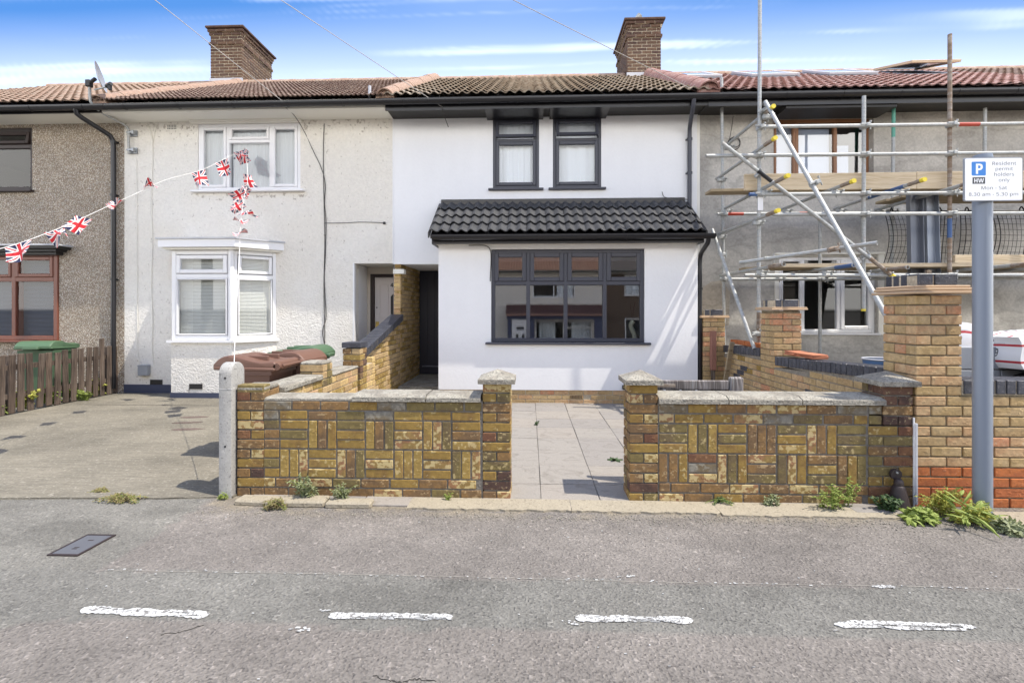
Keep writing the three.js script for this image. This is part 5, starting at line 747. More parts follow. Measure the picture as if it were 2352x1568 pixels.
// bunting
{ const cv = document.createElement('canvas'); cv.width = 300; cv.height = 200; const k = cv.getContext('2d'), W = 300, H = 200; k.fillStyle = '#23284f'; k.fillRect(0, 0, W, H);
  const ln = (c, w, a, b, d, e) => { k.strokeStyle = c; k.lineWidth = w; k.beginPath(); k.moveTo(a, b); k.lineTo(d, e); k.stroke(); }; ln('#f4f2ee', 40, 0, 0, W, H); ln('#f4f2ee', 40, W, 0, 0, H); ln('#c3202c', 13, 0, 0, W, H); ln('#c3202c', 13, W, 0, 0, H); ln('#f4f2ee', 66, W / 2, 0, W / 2, H); ln('#f4f2ee', 66, 0, H / 2, W, H / 2); ln('#cf1f2b', 40, W / 2, 0, W / 2, H); ln('#cf1f2b', 40, 0, H / 2, W, H / 2);
  const tx = new THREE.CanvasTexture(cv); tx.colorSpace = THREE.SRGBColorSpace; const fm = new THREE.MeshPhysicalMaterial({ map: tx, roughness: 0.85, side: THREE.DoubleSide, transmission: 0.25, thickness: 0 });
  const run = (label, pts, list) => { const t = thing('flag_bunting', label, 'bunting'); const c = new THREE.CatmullRomCurve3(pts.map(p => v3(...p)), false, 'centripetal'); obj('string', pipe(null, 0.0032, 90, 5, c), M.cord, t);
    for (const [u, w, hgt, turn, roll, curl] of list) { const p = c.getPointAt(u), d = c.getTangentAt(u), g = new THREE.PlaneGeometry(w, hgt, 8, 6), q = g.attributes.position; for (let i = 0; i < q.count; i++) { const X = q.getX(i) / w, Y = 0.5 - q.getY(i) / hgt; q.setXYZ(i, q.getX(i) * (1 - 0.25 * Y * Math.abs(curl)), -Y * hgt * (1 - 0.12 * Math.abs(curl)), curl * 0.09 * Y * Math.sin(X * 5 + u * 40) + 0.05 * curl * Y * Y); } g.computeVertexNormals();
      const f = flags(new THREE.Mesh(g, fm)); f.name = 'flag'; f.position.copy(p); f.rotation.set(roll[0], turn, roll[1], 'YXZ'); t.add(f); } };
  run('string of small union flags sloping from the upper window to the street', [[-4.82, 4.20, -7.80], [-4.84, 3.80, -7.2], [-4.88, 3.53, -6.8], [-4.95, 3.22, -6.2], [-4.89, 2.93, -5.7], [-4.79, 2.66, -5.2], [-4.66, 2.40, -4.7], [-4.39, 2.15, -4.1], [-4.0, 1.92, -3.4], [-3.4, 1.7, -2.4]],
    [[0.028, 0.22, 0.26, 0.1, [0.1, 0.25], 1.2], [0.115, 0.20, 0.26, 0.15, [0, 0.38], 0.5], [0.20, 0.19, 0.26, 0.2, [-0.1, 0.30], 0.6], [0.345, 0.16, 0.20, 0.3, [-1.25, 0.25], 0.9], [0.455, 0.17, 0.20, 0.3, [-0.95, 0.1], 0.9], [0.56, 0.17, 0.21, 0.2, [-0.4, -0.25], 0.6], [0.655, 0.15, 0.19, 0.7, [-0.5, 0.45], 1.3], [0.765, 0.19, 0.17, 0.15, [-0.35, 0.42], 0.5], [0.885, 0.17, 0.17, 0.2, [-0.2, -0.4], 1]]);
  run('string of small union flags dropping from the upper window to the concrete post', [[-4.80, 4.20, -7.78], [-4.30, 3.39, -7.0], [-4.1, 3.09, -6.6], [-3.78, 2.55, -6.0], [-3.54, 2.16, -5.6], [-2.70, 1.10, -4.2], [-2.36, 0.80, -3.66]],
    [[0.012, 0.18, 0.22, -0.5, [0.1, -0.5], 1.5], [0.05, 0.20, 0.22, 0.9, [-0.3, -0.9], 1.3], [0.16, 0.14, 0.24, 1.2, [0, 0.1], 1.2], [0.24, 0.15, 0.20, 1.0, [0.1, -0.2], 1.5], [0.275, 0.15, 0.22, 0.2, [0.2, -1.1], 0.5], [0.335, 0.14, 0.20, 0.1, [0.1, -0.95], 0.4], [0.385, 0.20, 0.22, 0.4, [-1.0, 0.9], 0.8], [0.42, 0.20, 0.2, 0.3, [-1.2, 0.35], 0.6], [0.475, 0.18, 0.20, 0.4, [-1.3, 0.2], 0.6]]); }
// overhead lines from the pole at the pavement
{ const p = thing('telegraph_pole', 'tall dark timber pole with wires fanning out to the houses', 'pole'), X = -8.35, Z = -3.2; obj('pole_shaft', rod([X, 0, Z], [X, 8.6, Z], 0.14, 18, 0.10), M.oldwood, p); obj('pole_ring', rod([X, 8.40, Z], [X, 8.46, Z], 0.16, 18), M.galv, p);
  for (const [label, e, sag] of [['overhead wire running to the cream house eaves', [-3.94, 4.78, -7.42], 0.10], ['overhead wire running to the white house wall', [-1.40, 4.70, -7.47], 0.14], ['overhead wire running past the white chimney to the grey house', [3.35, 4.70, -7.80], 0.22]]) { const a = v3(X, 8.43, Z), b = v3(...e), m = a.clone().lerp(b, 0.5); m.y -= sag; tag(obj('overhead_wire', pipe([a.toArray(), m.toArray(), b.toArray()], 0.0055, 40, 5), M.wire), label, 'wire', 'overhead wires'); } }

// ---------------------------------------------------------------- scaffold
{
  const t = thing('scaffold', 'galvanised tube scaffold with yellow end caps in front of the grey house', 'scaffold'), r = 0.02415, ZO = -6.45, ZI = -7.65;
  const tubeGeo = (a, b) => { const A = v3(...a), B = v3(...b), d = B.clone().sub(A), L = d.length(), s = new THREE.Shape(); s.absarc(0, 0, r, 0, Math.PI * 2, false); const h = new THREE.Path(); h.absarc(0, 0, r - 0.0045, 0, Math.PI * 2, true); s.holes.push(h);
    const g = strip(new THREE.ExtrudeGeometry(s, { depth: L, bevelEnabled: false, curveSegments: 9 })); g.applyQuaternion(new THREE.Quaternion().setFromUnitVectors(v3(0, 0, 1), d.normalize())); return at(g, ...a); };
  const tube = (name, a, b, m = M.galv) => obj(name, tubeGeo(a, b), m, t, 0.6);
  const capEnd = (a, b) => { const d = v3(...b).sub(v3(...a)).normalize(), e = v3(...b), s = e.clone().addScaledVector(d, -0.05), f = e.clone().addScaledVector(d, 0.006); obj('end_cap', rod(s.toArray(), f.toArray(), r + 0.004, 16), M.yellow, t, 0.6); };
  const sleeve = (a, b, f0, f1, m) => { const A = v3(...a), B = v3(...b); obj('tape_band', rod(A.clone().lerp(B, f0).toArray(), A.clone().lerp(B, f1).toArray(), r + 0.0015, 14), m, t, 0.6); };
  const clampG = uvBox(mergeGeometries([at(chamfer(0.075, 0.06, 0.07, 0.008), 0, 0, 0), at(chamfer(0.05, 0.05, 0.14, 0.008), 0.0, 0.0, 0.03), at(strip(new THREE.CylinderGeometry(0.008, 0.008, 0.11, 8)), 0.045, 0, 0.06), at(strip(new THREE.CylinderGeometry(0.014, 0.014, 0.02, 6)), 0.045, 0.05, 0.06), at(chamfer(0.12, 0.024, 0.024, 0.004), -0.03, 0.01, 0.075)].map(strip)));
  const clamp_ = (x, y, z, rz = 0, ry = 0, m = M.galv) => { const o = flags(new THREE.Mesh(clampG, m)); o.name = 'coupler'; o.position.set(x, y, z); o.rotation.set(0, ry, rz); t.add(o); };
  // standards
  tube('standard', [3.075, 0.02, ZO], [3.10, 6.4, ZO]); tube('standard', [4.455, 1.45, ZO], [4.46, 4.31, ZO], M.galv); tube('standard', [5.565, 0.02, ZO], [5.57, 5.11, ZO], M.rusty); tube('standard', [6.9, 0.02, ZO], [6.9, 4.4, ZO]);
  obj('end_cap', rod([4.455, 1.44, ZO], [4.455, 1.47, ZO], r + 0.004, 14), M.yellow, t, 0.6);
  tube('standard', [3.12, 0.02, ZI], [3.07, 5.17, ZI]); tube('standard', [4.61, 0.02, ZI], [4.61, 2.95, ZI], M.galv); tube('standard', [5.70, 0.02, ZI], [5.75, 4.86, ZI]); tube('standard', [7.10, 0.02, ZI], [7.14, 4.62, ZI]);
  sleeve([5.70, 0.02, ZI], [5.75, 4.86, ZI], 0.86, 0.99, M.greenpaint); sleeve([5.565, 0.02, ZO], [5.57, 5.11, ZO], 0.47, 0.52, M.bluetape); sleeve([3.075, 0.02, ZO], [3.10, 6.4, ZO], 0.14, 0.22, M.rusty);
  // ledgers
  const zf = ZO + 0.055; for (const [x, y, name] of [[3.12, 3.90, 'guard_rail'], [2.36, 3.52, 'guard_rail'], [2.93, 3.0, 'ledger'], [3.24, 2.73, 'ledger'], [2.87, 1.92, 'ledger']]) { tube(name, [x, y, zf], [8.4, y - 0.015, zf]); for (const sx of [3.09, 4.458, 5.567]) if (sx > x - 0.1) clamp_(sx, y, ZO + 0.0, 0, 0); }
  for (const [x, y] of [[2.98, 2.98], [3.05, 1.945]]) { tube('ledger', [x, y, ZI + 0.055], [8.4, y, ZI + 0.055]); for (const sx of [3.1, 4.61, 5.72, 7.12]) clamp_(sx, y, ZI); }
  sleeve([2.98, 2.98, ZI + 0.055], [8.4, 2.98, ZI + 0.055], 0.03, 0.075, M.redpaint); sleeve([2.98, 2.98, ZI + 0.055], [8.4, 2.98, ZI + 0.055], 0.235, 0.27, M.redpaint); sleeve([3.12, 3.90, zf], [8.4, 3.885, zf], 0.475, 0.525, M.redpaint); sleeve([2.93, 3.0, zf], [8.4, 2.985, zf], 0.0, 0.018, M.bluetape);
  // transoms, most with a yellow cap towards the street
  for (const [x, y, zi, zo, k] of [[3.15, 4.09, -7.68, -6.2, 1], [3.03, 3.58, -7.75, -5.92, 1], [3.12, 3.08, -7.70, -5.80, 1], [3.03, 2.67, -7.75, -5.85, 1], [4.05, 3.07, -7.72, -6.03, 1], [4.88, 3.07, -7.72, -6.0, 1], [5.52, 3.05, -7.72, -5.9, 0], [3.08, 2.01, -7.72, -5.82, 0], [3.93, 2.0, -7.72, -5.85, 0], [4.68, 1.985, -7.72, -6.0, 0], [5.9, 2.0, -7.72, -5.6, 0], [6.6, 2.0, -7.72, -5.7, 0]]) {
    const a = [x, y, zi], b = [x, y, zo]; tube('transom', a, b); if (k) { capEnd(a, b); sleeve(a, b, 0.86, 0.97, M.rusty); } else sleeve(a, b, 0.82, 0.99, x < 4.3 && x > 3.5 ? M.bluetape : M.rusty); clamp_(x, y - 0.05, ZO + 0.03, 0, 1.57); clamp_(x, y - 0.05, ZI + 0.03, 0, 1.57); }
  sleeve([4.88, 3.07, -7.72], [4.88, 3.07, -6.0], 0.45, 0.82, M.bluetape);
  // braces and rakers
  const R1 = [[3.125, 4.22, -6.36], [3.335, 0.62, -3.94]]; tube('raker', ...R1); sleeve(...R1, 0.375, 0.40, M.galv); clamp_(3.12, 4.12, ZO, 0.5); clamp_(3.24, 2.9, -5.5, 0.4);
  const B2 = [[2.56, 3.68, -6.36], [4.78, 1.89, -6.36]]; tube('brace', ...B2); capEnd(...B2); sleeve(...B2, 0.21, 0.29, M.black); sleeve(...B2, 0.86, 0.985, M.rusty); clamp_(3.07, 3.27, ZO, 0.6); clamp_(4.46, 2.16, ZO, 0.6);
  tube('brace', [2.77, 2.68, -7.25], [2.93, 0.95, -6.25]); clamp_(2.93, 2.3, -7.3); clamp_(3.0, 1.14, -6.36, 0.3);
  tube('brace', [2.82, 2.09, -6.42], [3.72, 2.175, -5.18]); clamp_(3.08, 2.115, -6.2); clamp_(3.46, 2.15, -5.52, 0.2, 0, M.rusty);
  const O = [[5.65, 2.05, -5.2], [6.6, 2.20, -5.6]]; tube('transom', ...O, M.galv); sleeve(...O, 0.5, 0.98, M.redpaint);
  obj('scaffold_tag', [bx(3.055, 3.125, 2.79, 2.99, ZO + 0.026, ZO + 0.032, 0.002)], M.upvc, t);
}
{ // boards on the scaffold
  const board = (name, label, x0, x1, y0, y1, z0, z1, m, g) => tag(obj(name, bx(x0, x1, y0, y1, z0, z1, 0.004), m), label, 'board', g);
  board('toe_board', 'long pale timber toe board along the upper scaffold lift', 2.93, 5.2, 3.085, 3.31, -6.56, -6.52, M.wood); board('toe_board', 'pale timber toe board partly behind the parking sign', 5.205, 8.4, 3.085, 3.315, -6.565, -6.52, M.wood);
  for (let i = 0; i < 4; i++) board('scaffold_board', 'timber walking board on the upper scaffold lift', i === 3 ? 2.52 : 5.4 + i * 0.05, 8.2, 3.105, 3.143, -7.56 + i * 0.232, -7.56 + i * 0.232 + 0.222, M.deckwood, 'upper scaffold boards');
  for (let i = 0; i < 4; i++) board('scaffold_board', 'timber walking board on the lower scaffold lift', i > 1 ? 3.1 + (i % 2) * 0.12 : 5.3 + i * 0.1, 8.2, 2.036, 2.074, -7.56 + i * 0.232, -7.56 + i * 0.232 + 0.222, M.deckwood, 'lower scaffold boards');
  board('timber_batten', 'thin pale timber batten along the lower scaffold lift', 3.3, 8.2, 2.036, 2.085, -6.52, -6.49, M.wood); board('timber_offcut', 'pale plywood offcut lying on the lower scaffold boards', 5.75, 7.6, 2.078, 2.20, -6.62, -6.58, M.wood);
  const c = thing('steel_channel', 'pair of grey steel channels leaning inside the scaffold', 'steel'); for (const [x, w, m] of [[5.42, 0.18, M.steel], [5.64, 0.17, plain(0.30, 0.33, 0.38, 0.4, { metalness: 0.4 })]]) { const o = obj('channel', [bx(-w / 2, w / 2, 0, 2.35, -0.004, 0.004), bx(-w / 2, -w / 2 + 0.006, 0, 2.35, 0.004, 0.07), bx(w / 2 - 0.006, w / 2, 0, 2.35, 0.004, 0.07)], m, c); o.position.set(x - 0.12, 0.85, -6.66); o.rotation.set(-0.12, 0, -0.075); } obj('angle_iron', bx(5.40, 5.46, 1.0, 2.0, -6.64, -6.60), M.rusty, c);
  const guard = (label, x0, x1, bow) => { const g = thing('brick_guard', label, 'guard', 'mesh brick guards'), n = 18, y0 = 2.16, y1 = 2.93, P = (u, v) => [lerp(x0, x1, u) + bow * Math.sin(v * 2.6) * (u - 0.5) * -0.10 + 0.05 * (1 - v), lerp(y1, y0, v), -7.46 + 0.10 * Math.sin(v * 3.1) * (0.6 + 0.4 * Math.sin(u * 5))];
    const vw = [], hw = []; for (let i = 0; i <= n; i++) vw.push(pipe([0, 0.25, 0.5, 0.75, 1].map(v => P(i / n, v)), i % 7 < 2 ? 0.006 : 0.003, 10, 5)); for (let j = 1; j < 9; j++) hw.push(pipe([0, 0.25, 0.5, 0.75, 1].map(u => P(u, j / 9)), 0.0032, 12, 4)); obj('mesh_wires', [...vw], M.blackmatt, g); obj('cross_wires', hw, M.blackmatt, g);
    for (const u of [0.12, 0.8]) { const p = P(u, 0); obj('hook', [pipe([[p[0], p[1], p[2]], [p[0] + 0.01, p[1] + 0.09, p[2] - 0.05], [p[0] + 0.05, p[1] + 0.12, p[2] - 0.12], [p[0] + 0.06, p[1] + 0.04, p[2] - 0.17]], 0.009, 16, 6), bx(p[0] - 0.03, p[0] + 0.07, p[1] - 0.02, p[1] + 0.05, p[2] - 0.02, p[2] + 0.02, 0.004)], M.blackmatt, g); } };
  guard('black wire brick guard hanging in front of the steel channels', 5.43, 6.50, 0.8); guard('black wire brick guard hanging behind the sign post', 6.55, 7.75, -0.6);
}
{ // builder's materials in the grey house's garden
  const cv = document.createElement('canvas'); cv.width = 512; cv.height = 256; const k = cv.getContext('2d'); k.fillStyle = '#e9e9e9'; k.fillRect(0, 0, 512, 256); k.fillStyle = '#b9323a'; k.fillRect(0, 62, 512, 18); k.fillRect(0, 190, 512, 18); k.fillStyle = '#45464a'; k.font = 'bold 84px sans-serif'; k.fillText('09', 150, 160); k.fillText('00', 110, 42); k.fillStyle = '#8a8a8c'; k.fillRect(120, 56, 200, 3);
  const tx = new THREE.CanvasTexture(cv); tx.colorSpace = THREE.SRGBColorSpace; const pm = new THREE.MeshPhysicalMaterial({ map: tx, roughness: 0.5 });
  const pack = (label, x, y, z, w, h, d, rz, ry) => { const g = new THREE.BoxGeometry(w, h, d, 8, 6, 2), p = g.attributes.position; for (let i = 0; i < p.count; i++) { const e = 0.02; p.setXYZ(i, p.getX(i) + e * Math.sin(p.getY(i) * 21), p.getY(i) + e * 0.6 * Math.sin(p.getX(i) * 13 + p.getZ(i) * 9), p.getZ(i) + e * Math.cos(p.getX(i) * 11)); } g.computeVertexNormals(); const o = flags(new THREE.Mesh(g, pm)); o.name = numbered('insulation_pack'); o.position.set(x, y, z); o.rotation.set(0, ry, rz); scene.add(o); tag(o, label, 'pack'); };
  pack('white insulation pack with red stripes wedged beside the tall pier', 4.44, 1.14, -5.25, 0.60, 0.36, 0.4, 0.0, 0.2); pack('tilted white insulation pack with red stripes beyond the sign post', 4.92, 1.13, -4.65, 0.92, 0.30, 0.4, 0.17, 0);
  const bl = thing('block_stack', 'stack of grey concrete blocks behind the new wall', 'blocks'); for (let i = 0; i < 3; i++) for (let j = 0; j < 5; j++) obj('block', bx(3.62 + i * 0.45, 4.06 + i * 0.45, j * 0.222, j * 0.222 + 0.214, -4.9 - (j % 2) * 0.01, -4.68, 0.006), M.plasticgrey, bl);
  { const g = new THREE.SphereGeometry(1, 26, 16), p = g.attributes.position; for (let i = 0; i < p.count; i++) { const x = p.getX(i), y = p.getY(i), z = p.getZ(i), n = 0.75 + 0.5 * vn(x * 4 + 20, y * 4 + z * 5 + 20, 64, 64, 5); p.setXYZ(i, x * 0.75 * n, Math.max(-0.98, y * n), z * 0.35 * n); } g.computeVertexNormals(); const o = obj('plastic_sheet', at(strip(g), 4.95, 0.14, -4.55), M.blackbag, null, 0.5); o.position.y = -0.14; tag(o, 'crumpled shiny black plastic sheet behind the new wall', 'plastic'); }
  { const b = thing('bucket', 'blue plastic bucket with pale rim behind the blue brick coping', 'bucket'); obj('bucket_body', at(strip(new THREE.CylinderGeometry(0.15, 0.12, 0.30, 24, 1, true)), 3.62, 0.80, -5.0), M.bucket, b, 0.6); b.children[0].material = plain(0.07, 0.15, 0.30, 0.5, { side: THREE.DoubleSide }); obj('rim', strip(new THREE.TorusGeometry(0.152, 0.009, 8, 28)).rotateX(Math.PI / 2).translate(3.62, 0.95, -5.0), M.lead, b, 0.8); obj('bucket_stand', bx(3.45, 3.79, 0, 0.65, -5.16, -4.84, 0.006), M.plasticgrey, b); }
  const cl = thing('clay_tile_stack', 'loose orange clay tiles resting on the blue brick coping', 'tiles'); for (let i = 0; i < 6; i++) { const o = obj('clay_tile', chamfer(0.17, 0.014, 0.27, 0.003), M.clay, cl); o.position.set(3.07 + rr(-0.015, 0.015), 0.944 + (i % 3) * 0.016, -5.22 - Math.floor(i / 3) * 0.28); o.rotation.y = rr(-0.2, 0.2); }
  const cl2 = thing('clay_brick_stack', 'orange clay bricks laid on the coping before the short brick pier', 'bricks'); for (let i = 0; i < 4; i++) brick(cl2, 3.06, 0.985, -6.35 - i * 0.24, 0.1, 0.06, 0.22, 0, MB.orange);
  tag(obj('cable_coil', [strip(new THREE.TorusGeometry(0.10, 0.007, 6, 36)).translate(3.37, 4.20, -7.90), strip(new THREE.TorusGeometry(0.085, 0.006, 6, 36)).translate(3.385, 4.225, -7.89), pipe([[3.36, 4.66, -7.9], [3.34, 4.5, -7.9], [3.30, 4.28, -7.9], [3.28, 4.2, -7.9]], 0.005, 16, 5)], M.cable), 'coil of black cable hung on the grey rendered wall', 'cable');
  { const v = thing('vase', 'cream curved vase with dry twigs on the bay windowsill', 'vase'); obj('vase_body', pipe([[1.64, 0.95, -7.52], [1.66, 1.05, -7.52], [1.62, 1.14, -7.52], [1.60, 1.22, -7.52], [1.64, 1.28, -7.52]], 0.035, 24, 14), plain(0.75, 0.68, 0.45, 0.4), v, 1); obj('twigs', [pipe([[1.63, 1.26, -7.52], [1.61, 1.4, -7.52], [1.59, 1.55, -7.52]], 0.003, 8, 4), pipe([[1.64, 1.26, -7.52], [1.64, 1.42, -7.53], [1.67, 1.58, -7.53]], 0.003, 8, 4)], M.oldwood, v); obj('window_board', bx(-0.6, 1.76, 0.90, 0.935, -7.7, -7.4), M.upvc, v); }
}
// ---------------------------------------------------------------- houses across the street (mirrored in the panes)
function across(name, label, x0, x1, o) {
  const Z = 11.2, h = thing(name, label, 'house'); obj('wall', plate(rect(x0, x1, 0, 4.75), o.wins.map(([a, b, c, d]) => rect(a, b, c, d)), Z, Z + 0.25), o.wall, h); obj('back_wall', bx(x0, x1, 0, 4.75, Z + 7, Z + 7.2), o.wall, h);
  obj('party_wall', [bx(x0, x0 + 0.08, 0, 4.7, Z + 0.26, Z + 7)], o.wall, h); obj('party_wall', [bx(x1 - 0.08, x1, 0, 4.7, Z + 0.26, Z + 7)], o.wall, h); obj('upper_floor', bx(x0 + 0.1, x1 - 0.1, 2.4, 2.55, Z + 0.26, Z + 6.9), M.room, h); obj('partition', bx(x0 + 0.1, x1 - 0.1, 0, 4.7, Z + 3, Z + 3.1), M.room, h);
  const ze = Z - 0.45, zr = Z + 3.5, yr = 7.05, H = o.hip || 0, roof = obj('roof', [plate([[-ze, 4.78], [-zr, yr - 0.05], [-(Z + 7.4), 4.78], [-(Z + 7.4), 4.70], [-zr, yr - 0.12], [-ze, 4.70]], [], 0, x1 - x0 - H).rotateY(Math.PI / 2).translate(x0 + H, 0, 0)], M.blackmatt, h);
  tiles(roof, x0 + H, x1, 4.80, ze - 0.02, yr, zr, { w: 0.30, gauge: 0.34, rolls: 2, segs: 5, amp: 0.034, lip: 0.026, mats: o.mats }); ridgeRow(roof, x0 + H, x1, yr + 0.05, zr, MT.ridge[0]);
  obj('fascia', bx(x0, x1, 4.66, 4.80, ze, ze + 0.04), M.soffit, h); obj('soffit', bx(x0, x1, 4.66, 4.69, ze + 0.041, Z), M.soffit, h); gutter(h, x0, x1, 4.74, ze - 0.06);
  for (const [a, b, c, d, n] of o.wins) windowUnit(h, b, c, Z + 0.03, Math.PI, b - a, d - c, { frame: M.upvc, t: 0.065, v: [[(b - a) / 2, 0, d - c]], h: [[(d - c) * 0.7, 0, (b - a) / 2]], cells: [[0.065, (b - a) / 2 - 0.03, 0.06, (d - c) * 0.7 - 0.03], [0.065, (b - a) / 2 - 0.03, (d - c) * 0.7 + 0.03, d - c - 0.06], [(b - a) / 2 + 0.03, b - a - 0.065, 0.06, d - c - 0.06]], sill: 0.06, out: 0.08 });
  return h;
}
{ const cw = mat(T.white, { rgb: [0.92, 0.86, 0.78] }), bw = mat(T.pebble, { bump: 0.01, rgb: [0.34, 0.28, 0.25] });
  const a = across('house_across', 'cream house across the street with a dark blue ground-floor porch', -2.3, 4.1, { wall: cw, mats: MT.far, wins: [[0.15, 2.5, 3.35, 4.45], [0.3, 3.4, 0.8, 2.05]] });
  obj('porch_roof', [plate([[-10.35, 2.38], [-11.2, 2.95], [-11.2, 2.85], [-10.35, 2.30]], [], 0, 5.3).rotateY(Math.PI / 2).translate(-1.3, 0, 0)], M.maroon, a); obj('porch_fascia', [bx(-1.25, 3.95, 2.12, 2.36, 10.5, 10.56)], plain(0.03, 0.04, 0.10, 0.5), a); obj('porch_edge', bx(-1.3, 4.0, 2.30, 2.38, 10.33, 10.37), plain(0.42, 0.24, 0.18, 0.7), a); obj('porch_front', [bx(-1.2, -0.98, 0, 2.12, 10.55, 10.65), bx(-0.08, 0.25, 0, 2.12, 10.55, 10.65), bx(3.45, 3.9, 0, 2.12, 10.55, 10.65), bx(0.25, 3.45, 0, 0.75, 10.55, 10.65)], plain(0.06, 0.07, 0.13, 0.6), a);
  drape('curtain', 'white gathered curtain in the upper window of the cream house across the street', 1.5, 2.4, 3.4, 4.4, 11.34, M.curtain, 5, 0.03); drape('curtain', 'white gathered curtain in the lower window of the cream house across the street', 0.5, 1.4, 0.9, 2.0, 11.34, M.curtain, 5, 0.03); drape('curtain', 'second white gathered curtain in the lower window of the cream house across the street', 2.3, 3.3, 0.9, 2.0, 11.34, M.curtain, 5, 0.03); drape('curtain', 'pale curtain in the upper window of the dark brown house across the street', 5.3, 6.2, 3.5, 4.55, 11.34, M.curtain, 5, 0.03);
  const dr = obj('door', bx(-0.97, -0.09, 0.05, 2.08, 10.56, 10.62, 0.006), M.upvc, a); obj('door_light', [bx(-0.75, -0.62, 0.5, 1.3, 10.552, 10.558), bx(-0.42, -0.29, 0.5, 1.3, 10.552, 10.558), bx(-0.72, -0.32, 1.55, 1.70, 10.552, 10.558)], M.black, dr);
  across('house_across', 'dark brown house across the street with white windows', 4.1, 9.3, { wall: bw, mats: MT.fardark, wins: [[5.2, 6.9, 3.45, 4.6], [5.2, 7.2, 0.9, 2.2]] }); across('house_across', 'grey-brown house across the street beside a gap in the row', -9.0, -3.2, { wall: mat(T.pebble, { bump: 0.01, rgb: [0.7, 0.66, 0.6] }), mats: MT.far, wins: [[-7.2, -5.4, 3.45, 4.6], [-7.4, -5.2, 0.9, 2.2]] });
  across('house_across', 'beige pebbledashed house across the street at the end of the row', 9.3, 15, { wall: mat(T.pebble, { bump: 0.01 }), mats: MT.far, wins: [[10.6, 12.4, 3.45, 4.6], [10.6, 12.6, 0.9, 2.2]] }); across('house_across', 'white house across the street beyond the grey-brown one', -14.8, -9.0, { wall: cw, mats: MT.fardark, wins: [[-13, -11.2, 3.45, 4.6], [-13, -11, 0.9, 2.2]] }); }
// ---------------------------------------------------------------- weeds and leaves
const leafM = (r, g, b) => { const m = plain(r, g, b, 0.75, { side: THREE.DoubleSide, transmission: 0.3, thickness: 0 }); return m; };
const LM = { dusty: leafM(0.30, 0.33, 0.17), fresh: leafM(0.28, 0.355, 0.06), lime: leafM(0.50, 0.50, 0.09), dark: leafM(0.05, 0.105, 0.025), dry: leafM(0.30, 0.25, 0.10) };
function leafGeo(p, dir, len, wid, droop, roll) {     // a pointed leaf folded along its rib
  const d = dir.clone().normalize(), s = v3(0, 1, 0).cross(d); if (s.length() < 0.1) s.set(1, 0, 0); s.normalize().applyAxisAngle(d, roll); const n = d.clone().cross(s), P = [], q = (t, w, k) => p.clone().addScaledVector(d, len * t).addScaledVector(s, w * wid).addScaledVector(n, k * wid * 0.3).add(v3(0, -droop * len * t * t, 0)).toArray();
  const st = [[0, 0.02], [0.3, 0.5], [0.65, 0.42], [1, 0.0]]; for (let i = 0; i < 3; i++) { const [t0, w0] = st[i], [t1, w1] = st[i + 1]; for (const e of [-1, 1]) { const A = q(t0, 0, 0), B = q(t1, 0, 0), C = q(t1, w1 * e, -1), D = q(t0, w0 * e, -1); P.push(...A, ...D, ...C, ...A, ...C, ...B); } } return P;
}
function weed(label, x, z, o) {
  const t = thing('weed', label, 'weed', 'weeds along the wall foot'); const L = [], S = [];
  for (let i = 0; i < o.stems; i++) {
    const a = rr(0, 6.28), lean = rr(0.2, 1) * o.lean, hgt = o.h * rr(0.55, 1), e = v3(x + Math.cos(a) * lean * hgt + (o.drift || 0) * hgt, 0.01 + hgt * Math.sqrt(Math.max(0.04, 1 - lean * lean * 0.6)), z + Math.abs(Math.sin(a)) * lean * hgt * 0.8 - 0.01), b = v3(x + rr(-1, 1) * o.r, 0.006, z + rr(-1, 1) * o.r * 0.35), c = b.clone().lerp(e, 0.5).add(v3(0, hgt * 0.16, 0));
    S.push(pipe([b.toArray(), c.toArray(), e.toArray()], o.thick || 0.0018, 6, 4)); const cv = new THREE.QuadraticBezierCurve3(b, c, e);
    for (let k = 0; k < o.leaves; k++) { const u = rr(0.08, 1), p = cv.getPoint(u), d = v3(rr(-1, 1), rr(-0.15, 0.7), rr(-0.8, 1)); L.push(...leafGeo(p, d, o.leaf * rr(0.6, 1.2), o.leaf * (o.wide || 0.42), rr(0, 0.4), rr(-0.7, 0.7))); }
  }
  const g = new THREE.BufferGeometry(); g.setAttribute('position', new THREE.Float32BufferAttribute(L, 3)); g.computeVertexNormals(); obj('foliage', g, LM[o.m], t); obj('stems', S, LM[o.m2 || 'fresh'], t); return t;
}
weed('bushy dusty weed at the wall foot with the kerb fragments', -1.72, -3.535, { stems: 26, h: 0.20, lean: 0.8, r: 0.10, leaves: 22, leaf: 0.026, m: 'dusty' }); weed('pale feathery weed beside the bushy dusty one', -1.42, -3.50, { stems: 20, h: 0.16, lean: 0.9, r: 0.06, leaves: 22, leaf: 0.022, m: 'dusty', drift: 0.2 }); weed('low yellowish weed growing over the kerb fragment', -1.86, -3.37, { stems: 20, h: 0.08, lean: 1.1, r: 0.09, leaves: 16, leaf: 0.022, m: 'dry' });
weed('tiny green weed under the middle of the left front wall', -0.62, -3.55, { stems: 7, h: 0.06, lean: 0.8, r: 0.02, leaves: 8, leaf: 0.022, m: 'fresh' }); weed('small green tuft at the foot of the concrete post', -2.36, -3.53, { stems: 10, h: 0.05, lean: 1, r: 0.04, leaves: 9, leaf: 0.02, m: 'fresh' }); weed('dry yellow weed in the crack at the drive edge', -3.12, -3.48, { stems: 26, h: 0.06, lean: 1.2, r: 0.20, leaves: 14, leaf: 0.026, m: 'dry' }); weed('brownish moss tuft on the drive beside the dry weed', -3.42, -3.62, { stems: 14, h: 0.04, lean: 1.2, r: 0.10, leaves: 14, leaf: 0.02, m: 'dry' });
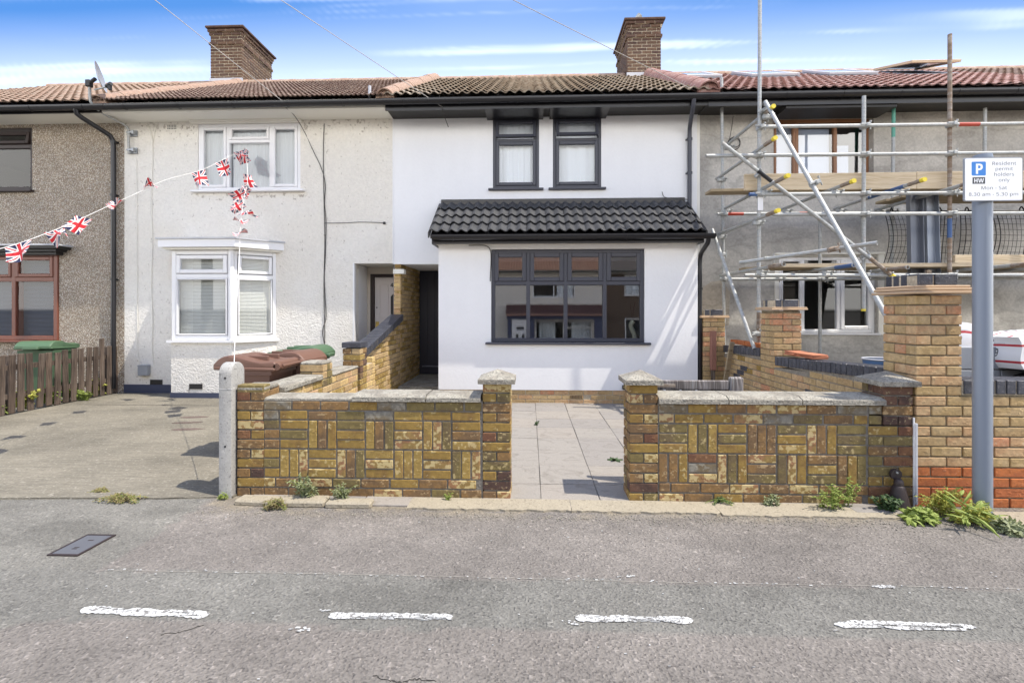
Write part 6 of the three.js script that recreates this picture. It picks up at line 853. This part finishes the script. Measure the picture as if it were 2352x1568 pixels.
weed('dark mossy weed in the joint under the right front wall', 1.42, -3.575, { stems: 16, h: 0.05, lean: 1.1, r: 0.16, leaves: 14, leaf: 0.016, m: 'dark' }); weed('leafy weed with a silvery sprig under the right front wall', 1.80, -3.56, { stems: 14, h: 0.09, lean: 0.9, r: 0.08, leaves: 12, leaf: 0.028, m: 'dusty' }); weed('straggling green weed leaning along the right front wall', 2.20, -3.52, { stems: 18, h: 0.20, lean: 1.1, r: 0.10, leaves: 16, leaf: 0.026, m: 'fresh', drift: -0.2 }); weed('upright green weed sprig against the right front wall', 2.33, -3.55, { stems: 8, h: 0.22, lean: 0.4, r: 0.03, leaves: 18, leaf: 0.026, m: 'fresh', drift: 0.25 });
weed('dark leafy weed at the base of the iron guard', 2.58, -3.50, { stems: 16, h: 0.14, lean: 0.8, r: 0.07, leaves: 12, leaf: 0.042, wide: 0.6, m: 'dark' }); weed('broad-leaved bright weed spilling in front of the iron guard', 2.68, -3.36, { stems: 20, h: 0.10, lean: 1.2, r: 0.12, leaves: 9, leaf: 0.06, wide: 0.7, m: 'fresh' }); weed('tall airy yellow-green weed between the guard and the sign post', 2.90, -3.47, { stems: 46, h: 0.22, lean: 1.0, r: 0.13, leaves: 26, leaf: 0.020, m: 'lime', m2: 'lime', drift: 0.15 }); weed('dense lime green weed sprawling at the sign post', 3.02, -3.34, { stems: 44, h: 0.15, lean: 1.2, r: 0.15, leaves: 20, leaf: 0.024, m: 'lime', m2: 'lime', drift: 0.3 }); weed('long-leaved grassy weed before the sign post', 3.0, -3.33, { stems: 12, h: 0.20, lean: 1.2, r: 0.10, leaves: 4, leaf: 0.14, wide: 0.16, m: 'fresh' }); weed('flat broad-leaved weed on the asphalt past the sign post', 3.14, -3.22, { stems: 18, h: 0.07, lean: 1.4, r: 0.08, leaves: 8, leaf: 0.075, wide: 0.5, m: 'dusty', drift: 0.3 });
for (const [z, h, m] of [[-6.2, 0.3, 'fresh'], [-6.55, 0.34, 'lime'], [-6.95, 0.30, 'fresh'], [-7.35, 0.25, 'fresh'], [-7.7, 0.3, 'lime']]) { const w = weed('leafy green weed growing behind the picket fence', -7.36, z, { stems: 22, h, lean: 0.9, r: 0.14, leaves: 14, leaf: 0.06, wide: 0.6, m }); w.userData.group = 'weeds behind the picket fence'; }
weed('green weed poking through the picket fence onto the drive', -7.14, -7.25, { stems: 16, h: 0.20, lean: 0.9, r: 0.08, leaves: 12, leaf: 0.05, wide: 0.6, m: 'fresh' }); weed('tiny weed in the joint of the paving flags', 0.08, -5.91, { stems: 6, h: 0.05, lean: 1, r: 0.015, leaves: 6, leaf: 0.04, m: 'dark' });
{ const t = thing('fallen_leaf_sprig', 'sprig of dark green leaves lying on the paving flags', 'leaves'); for (let i = 0; i < 6; i++) { const g = new THREE.BufferGeometry(); g.setAttribute('position', new THREE.Float32BufferAttribute(leafGeo(v3(0.82, 0.022, -4.56), v3(Math.cos(i * 1.05), i === 2 ? 0.7 : 0.12, Math.sin(i * 1.05)), 0.075, 0.04, 0.1, 0.2), 3)); g.computeVertexNormals(); obj('leaf', g, LM.dark, t); } }

renderer.render(scene, camera);
